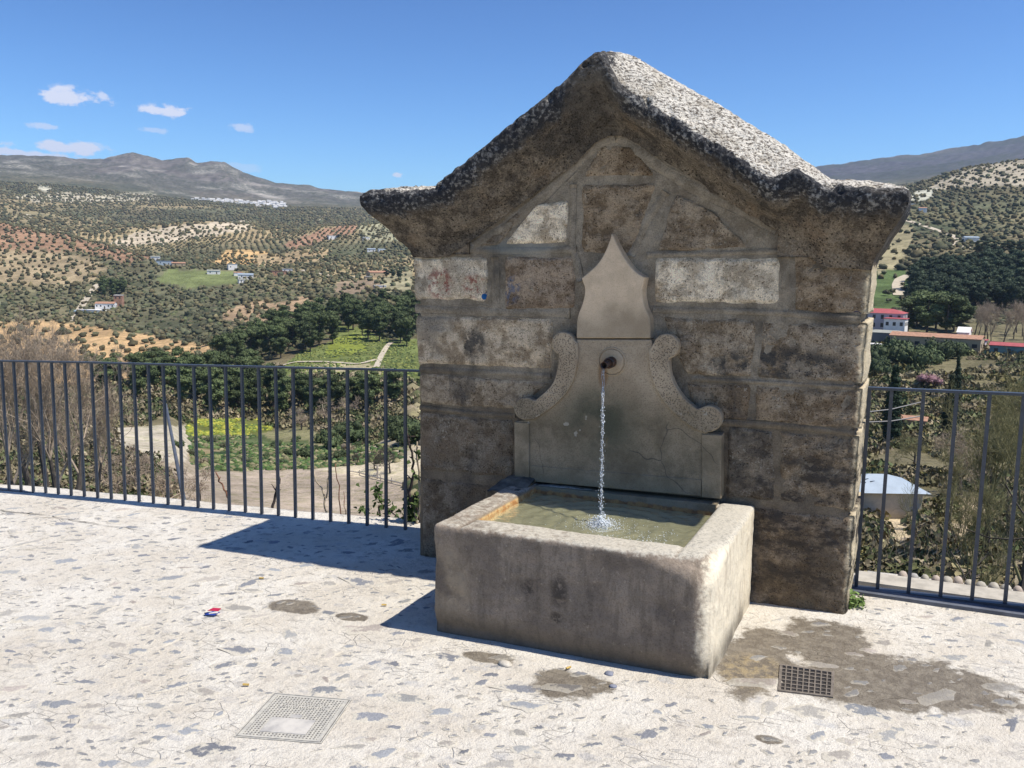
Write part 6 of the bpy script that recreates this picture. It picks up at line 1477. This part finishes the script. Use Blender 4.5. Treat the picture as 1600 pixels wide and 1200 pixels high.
# top is a little lower to the left; plan is slightly narrower at the back on the right
lo = np.array([TX0, TY0, -9.]); hi = np.array([TX1, TY1, TZ1])
rr = np.full(len(co), .018)
cornerR = np.exp(-(((co[:, 0] - TX1) / .22) ** 2 + ((co[:, 1] - TY0) / .22) ** 2))
rr = rr + cornerR * (.045 + .075 * tz_ ** 2) + .006 * fbm(co[:, 0] * 8, co[:, 1] * 8, co[:, 2] * 8, 3, 3)
rr = np.maximum(rr, .008)
inner = (co[:, 0] > IX0 - .004) & (co[:, 0] < IX1 + .004) & (co[:, 1] > IY0 - .004) & (co[:, 1] < IY1 + .004) & (co[:, 2] > IZ - .02)
q = np.clip(co, lo + rr[:, None], hi - rr[:, None]); dlt = co - q; L = np.linalg.norm(dlt, axis=1)
k = (L > rr) & ~inner; co[k] = q[k] + dlt[k] / L[k][:, None] * rr[k][:, None]
# soften the inner lip
li = (~inner) & (co[:, 2] > TZ1 - .012)
dd_ = np.minimum.reduce([np.abs(co[:, 0] - IX0), np.abs(co[:, 0] - IX1), np.abs(co[:, 1] - IY0)])
co[:, 2] -= np.where(co[:, 2] > TZ1 - .012, .010 * np.clip(1 - dd_ / .02, 0, 1) ** 2, 0)
co[:, 2] += np.clip((co[:, 2] - .1) / .35, 0, 1) * (co[:, 0] + .66) * .012
n1 = fbm(co[:, 0] * 7, co[:, 1] * 7, co[:, 2] * 7, 21, 4); n2 = fbm(co[:, 0] * 30, co[:, 1] * 30, co[:, 2] * 30, 22, 3)
nrm = np.where(inner[:, None], 0, dlt / (L[:, None] + 1e-9))
co += nrm * (.007 * n1 + .0028 * n2)[:, None]
# the outer foot is undercut at the right
foot = np.clip((.10 - co[:, 2]) / .10, 0, 1); co[:, 1] += np.where(co[:, 1] < TY0 + .03, foot ** 2 * .022, 0)
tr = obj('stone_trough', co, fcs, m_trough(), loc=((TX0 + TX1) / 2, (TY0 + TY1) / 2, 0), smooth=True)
tag(tr, 'worn rectangular stone trough full of water below the spout', 'trough')

# water in the trough -------------------------------------------------
SPL = np.array(onZ(939, 822,   .424))
wx = np.linspace(IX0 - .004, IX1 + .006, 150); wy = np.linspace(IY0 - .004, IY1 + .002, 110); WX, WYY = np.meshgrid(wx, wy, indexing='ij')
rd = np.hypot(WX - SPL[0], WYY - SPL[1])
WZ = .424 + .0060 * np.sin(rd * 80) * np.exp(-rd * 4.0) + .0040 * fbm(WX * 16, WYY * 16, 0, 4, 3) + .0012 * fbm(WX * 45, WYY * 45, 0, 5, 2) + .010 * np.exp(-(rd / .03) ** 2)
t = NT('greenish_water'); t.set(t.b.inputs['Base Color'], (.58, .56, .32)); t.b.inputs['Roughness'].default_value = .03; t.b.inputs['IOR'].default_value = 1.33; t.b.inputs['Transmission Weight'].default_value = .72
t.l(t.bump(t.noise(55, 3, .6), .004, .7), t.b.inputs['Normal'])
WATER = t.m
o = obj('water', np.stack([WX, WYY, WZ], -1).reshape(-1, 3), grid_faces(len(wx), len(wy)), WATER, smooth=True, loc=tuple(SPL)); o.data.flip_normals()
tag(o, kind='structure', label='rippled greenish water filling the stone trough')
# falling jet and splash
t = NT('clear_water'); t.set(t.b.inputs['Base Color'], (.93, .96, 1)); t.b.inputs['Roughness'].default_value = .05; t.b.inputs['IOR'].default_value = 1.33; t.b.inputs['Transmission Weight'].default_value = .85; CLEAR = t.m
t = NT('white_water'); t.set(t.b.inputs['Base Color'], (.80, .84, .86)); t.b.inputs['Roughness'].default_value = .2; t.b.inputs['Transmission Weight'].default_value = .25; FOAM = t.m
jet = []
for py in np.linspace(576, 822, 60):
    f = (py - 576) / 246; Y = 4.068 + (SPL[1] - 4.068) * f ** .6; px = 942.5 - 3.5 * f; jet.append(onY(px, py, Y))
jet = np.array(jet); jr = random.Random(3)
je = empty('water_jet', tuple(jet[0]), label='thin stream of water falling from the iron spout', cat='water jet')
m = MB()
for off, amp in ((0, .0), (1, .004), (2, .005)):
    P = [jet[i] + np.array([.0075 * (1 - .5 * i / 59) * math.cos(off * 2.1 + i * .45) * (1 if off else .4), .004 * math.sin(off * 2.1 + i * .45), 0]) for i in range(0, 60)]
    rs = [max(.0008, (.0022 if off == 0 else .0017) * (1 - .35 * i / 59) * (1 + .5 * float(vnoise(i * .7, off * 9., 0, 3)))) for i in range(60)]
    m.tube(P, rs, 7)
m.build('stream', CLEAR, je, True)
m = MB()
for i in range(330):
    f = jr.random() ** .75; j = f * 59; a = int(min(58, j)); c = jet[a] * (1 - (j - a)) + jet[a + 1] * (j - a); s = jr.uniform(.0007, .0024) * (1.25 if jr.random() < .15 else 1); sp_ = .0045 + .008 * f
    q = ICO1[0] * [s, s, s * jr.uniform(1, 2.2)] + c + [jr.gauss(0, sp_ * .7), jr.gauss(0, sp_ * .5), 0]; m.add(q, [tuple(x) for x in ICO1[1]])
m.build('drops', FOAM, je, True)['kind'] = 'stuff'
m = MB()
for i in range(1400):
    a = jr.uniform(0, 6.28); r_ = abs(jr.gauss(0, .058)); h = abs(jr.gauss(0, .016)) * (1.2 - min(1, r_ / .12)) + .001; s = jr.uniform(.0012, .0046) * (1.5 - min(1, r_ / .07))
    if jr.random() < .14: r_ *= 2.4; h *= .6; s = .0012
    q = ICO1[0] * [s, s, s * jr.uniform(.6, 1.3)] + [SPL[0] + r_ * math.cos(a), SPL[1] + r_ * math.sin(a), .426 + h]; m.add(q, [tuple(x) for x in ICO1[1]])
for i in range(150):
    a = jr.gauss(-.4, .5); r_ = jr.uniform(.14, .34); s = jr.uniform(.0008, .002); q = ICO1[0] * [s * 1.6, s * 1.6, s * .5] + [SPL[0] + r_ * math.cos(a) + .02, SPL[1] + r_ * math.sin(a) * .7 - .03, .4255]; m.add(q, [tuple(x) for x in ICO1[1]])
sp_o = m.build('splash', FOAM, loc=tuple(SPL), smooth=True); tag(sp_o, kind='stuff', label='white splash where the stream hits the trough water')

# ------------------------------------------------------------------ small things: litter, plants, cut branches
def quadbits(name, px, py, L, W, ang, cols, label, cat, thick=.003):
    x, y = onZ(px, py, -.04 if px < 700 else -.02)[:2]; z = float(gz(x)) + .006
    m = MB().box((x - L / 2, y - W / 2, z), (x + L / 2, y + W / 2, z + thick), ang)
    return tag(m.build(name, m_plain(name + '_paper', cols, .6, nscale=20), loc=(x, y, z)), label, cat)
x, y = onZ(334, 961, -.081)[:2]; z = float(gz(x)) + .005
t = empty('wrapper', (x, y, z), label='crumpled blue and red wrapper lying on the paving', cat='wrapper')
def foil(name, pts, col): 
    V = [(x + a * .9, y + b * .9, z + c * .9) for a, b, c in pts]; obj(name, V + [(p_[0], p_[1], p_[2] + .0015) for p_ in V], [(0, 3, 2, 1), (4, 5, 6, 7), (0, 1, 5, 4), (1, 2, 6, 5), (2, 3, 7, 6), (3, 0, 4, 7)], m_plain(name + '_foil', col, .3, nscale=25, var=.15, bump=.002), t)
foil('blue_half', [(-.035, -.030, .0), (.022, -.022, .004), (.040, .006, .014), (-.010, .0, .012)], (.02, .05, .30))
foil('red_half', [(-.040, -.004, .012), (.028, .004, .018), (.036, .018, .030), (-.014, .014, .026)], (.55, .03, .08))
foil('dark_corner', [(-.052, -.016, .001), (-.034, -.030, .0), (-.012, -.002, .010), (-.042, -.004, .003)], (.02, .02, .07))
m = MB()
for k in range(6): m.box((x - .012 + k * .0072, y - .0205 + k * .002, z + .0052 + k * .0014), (x - .0085 + k * .0072, y - .008 + k * .002, z + .0085 + k * .0016))
m.build('worn_lettering', WHITE, t)
for px, py, lab in ((888, 1049, 'yellow cigarette end in the damp patch before the trough'), (384, 1063, 'yellow cigarette end near the manhole cover'), (408, 890, 'yellowish scrap near the fountain shadow'), (600, 940, 'buff scrap of paper left of the trough shadow')):
    x, y = onZ(px, py, -.03)[:2]; z = float(gz(x)) + .009; a = random.uniform(0, 1.2)
    o = MB().tube([(x - .012 * math.cos(a), y - .012 * math.sin(a), z), (x + .012 * math.cos(a), y + .012 * math.sin(a), z)], .0045, 8).build('cigarette_end', m_plain('filter_paper', (.55, .37, .10), .8), loc=(x, y, z)); tag(o, lab, 'cigarette end' if 'cig' in lab else 'scrap')
def sprig(name, c, n, s, size, mat, label, seed, cat='plant', tall=1.0):
    r = np.random.default_rng(seed); dd_ = r.normal(size=(n, 3)); dd_ /= np.linalg.norm(dd_, axis=1)[:, None]; P = dd_ * s * r.random(n)[:, None] ** .6 * [1, 1, tall]; P[:, 2] = np.abs(P[:, 2]) * 1.1
    V, Fc = tris_cloud(P, dd_ + [0, 0, .6], size, r); o = obj(name, V + np.array(c), Fc, mat, loc=tuple(c)); return tag(o, label, cat)
SPR = m_leaf('small_weed_leaves', (.09, .15, .03), (.22, .30, .10), 30, vary=0)
c = onZ(1331, 950, 0); sprig('weed', (c[0] + .005, c[1] + .02, .0), 110, .055, .022, SPR, 'small green weed at the foot of the fountain wall by the right railing', 5, tall=1.3)
c = onY(857, 160, 4.15); sprig('weed', c, 60, .030, .013, m_leaf('yellow_weed_leaves', (.25, .22, .05), (.35, .33, .12), 30, vary=0), 'tiny yellowish tuft growing on the left slope of the gable', 6)
c = onY(713, 282, 4.15); sprig('weed', c, 18, .018, .010, SPR, 'tiny dark tuft at the left foot of the gable slope', 7)
IVY = m_leaf('ivy_leaves', (.035, .065, .018), (.11, .15, .045), 12, vary=0)
def vine(name, pts, r0, r1, mat, label, cat='branch', Y=4.98, leaves=0, seed=0, par=None, side=0):
    P = []
    rr_ = random.Random(seed)
    base = [np.array(onY(a, b, Y)) for a, b in pts]
    for a, b in zip(base[:-1], base[1:]):
        for k in range(3): P.append(a + (b - a) * k / 3 + np.array([rr_.gauss(0, .004), rr_.gauss(0, .01), rr_.gauss(0, .004)]))
    P.append(base[-1]); n = len(P); m = MB().tube(P, [r0 + (r1 - r0) * i / (n - 1) for i in range(n)], 7)
    for k in range(side):
        i = rr_.randrange(1, n - 1); d_ = np.array([rr_.gauss(0, .03), rr_.gauss(0, .02), rr_.uniform(.0, .05)]); m.tube([P[i], P[i] + d_], [r0 * .5, r0 * .2], 5)
    if par is None: t = empty(name, tuple(P[0]), label=label, cat=cat); m.build('stem', mat, t, True)
    else: t = par; m.build('stem', mat, t, True)
    if leaves:
        r = np.random.default_rng(seed); ii = r.integers(0, n, leaves); Q = np.array(P)[ii] + r.normal(size=(leaves, 3)) * [.026, .03, .028]
        V, Fc = tris_cloud(Q, r.normal(size=Q.shape), .030, r); obj('leaves', V, Fc, IVY, t)
    return t
REDW = m_plain('red_brown_cane', (.22, .095, .05), .8, nscale=20, var=.4); DKW = m_plain('dark_cut_stem', (.075, .055, .045), .9, nscale=20, var=.5); PALEW = m_plain('pale_dry_stem', (.42, .34, .24), .9, nscale=14, var=.35)
vine('cut_branch', [(372, 812), (358, 780), (350, 766), (343, 752), (337, 738)], .009, .005, REDW, 'reddish brown cut cane leaning beyond the left railing', seed=1, side=3)
vine('cut_branch', [(424, 822), (427, 790), (432, 768), (437, 748)], .012, .008, DKW, 'dark gnarled stump of a stem behind the left railing', seed=2, side=4)
vine('cut_branch', [(503, 832), (508, 800), (509, 778), (499, 755), (491, 736)], .008, .005, PALEW, 'pale forked dry stem behind the railing', seed=3, side=2)
vine('cut_branch', [(509, 778), (513, 750), (512, 735)], .006, .003, PALEW, 'short pale fork beside the forked dry stem', seed=4)
vine('cut_branch', [(533, 838), (531, 790), (528, 760), (524, 725)], .005, .003, REDW, 'thin straight brown cane right of the forked stem', seed=5)
vine('cut_branch', [(541, 838), (540, 800), (537, 768)], .004, .002, REDW, 'shorter thin cane behind the straight brown cane', seed=6, side=2)
vine('climbing_plant', [(664, 850), (652, 800), (640, 770), (645, 740), (646, 715), (640, 690), (636, 668)], .013, .005, DKW, 'woody climber with dark leaves between the left railing and the fountain wall', 'climbing plant', Y=4.82, leaves=0, seed=7, side=12)
vine('climbing_plant', [(655, 850), (652, 810), (656, 770), (652, 720), (652, 690)], .010, .005, PALEW, 'pale peeling woody climber tight against the fountain wall', 'climbing plant', Y=4.80, leaves=60, seed=8, side=14)
ivt = vine('ivy_plant', [(652, 850), (630, 820), (612, 798), (598, 782), (584, 768)], .006, .003, DKW, 'leafy dark ivy shoot arching behind the end of the left railing', 'ivy', Y=4.9, leaves=90, seed=9)
vine('ivy', [(655, 850), (648, 825), (640, 800), (650, 780)], .005, .003, DKW, '', Y=4.85, leaves=260, seed=10, par=ivt)
vine('ivy', [(640, 852), (610, 838), (580, 830), (560, 835)], .005, .003, DKW, '', Y=4.95, leaves=130, seed=11, par=ivt)
vine('ivy_plant', [(575, 838), (570, 815), (566, 795)], .006, .004, DKW, 'short dark ivy stump behind the railing', 'ivy', Y=5.0, leaves=25, seed=12)
vine('ivy_plant', [(592, 842), (593, 815), (592, 790)], .010, .008, DKW, 'thick cut brown stump among ivy', 'ivy', Y=5.0, leaves=20, seed=13)
vine('ivy_plant', [(545, 838), (528, 830), (515, 832)], .005, .003, DKW, 'low ivy runner at the foot of the thin canes', 'ivy', Y=5.0, leaves=60, seed=14)
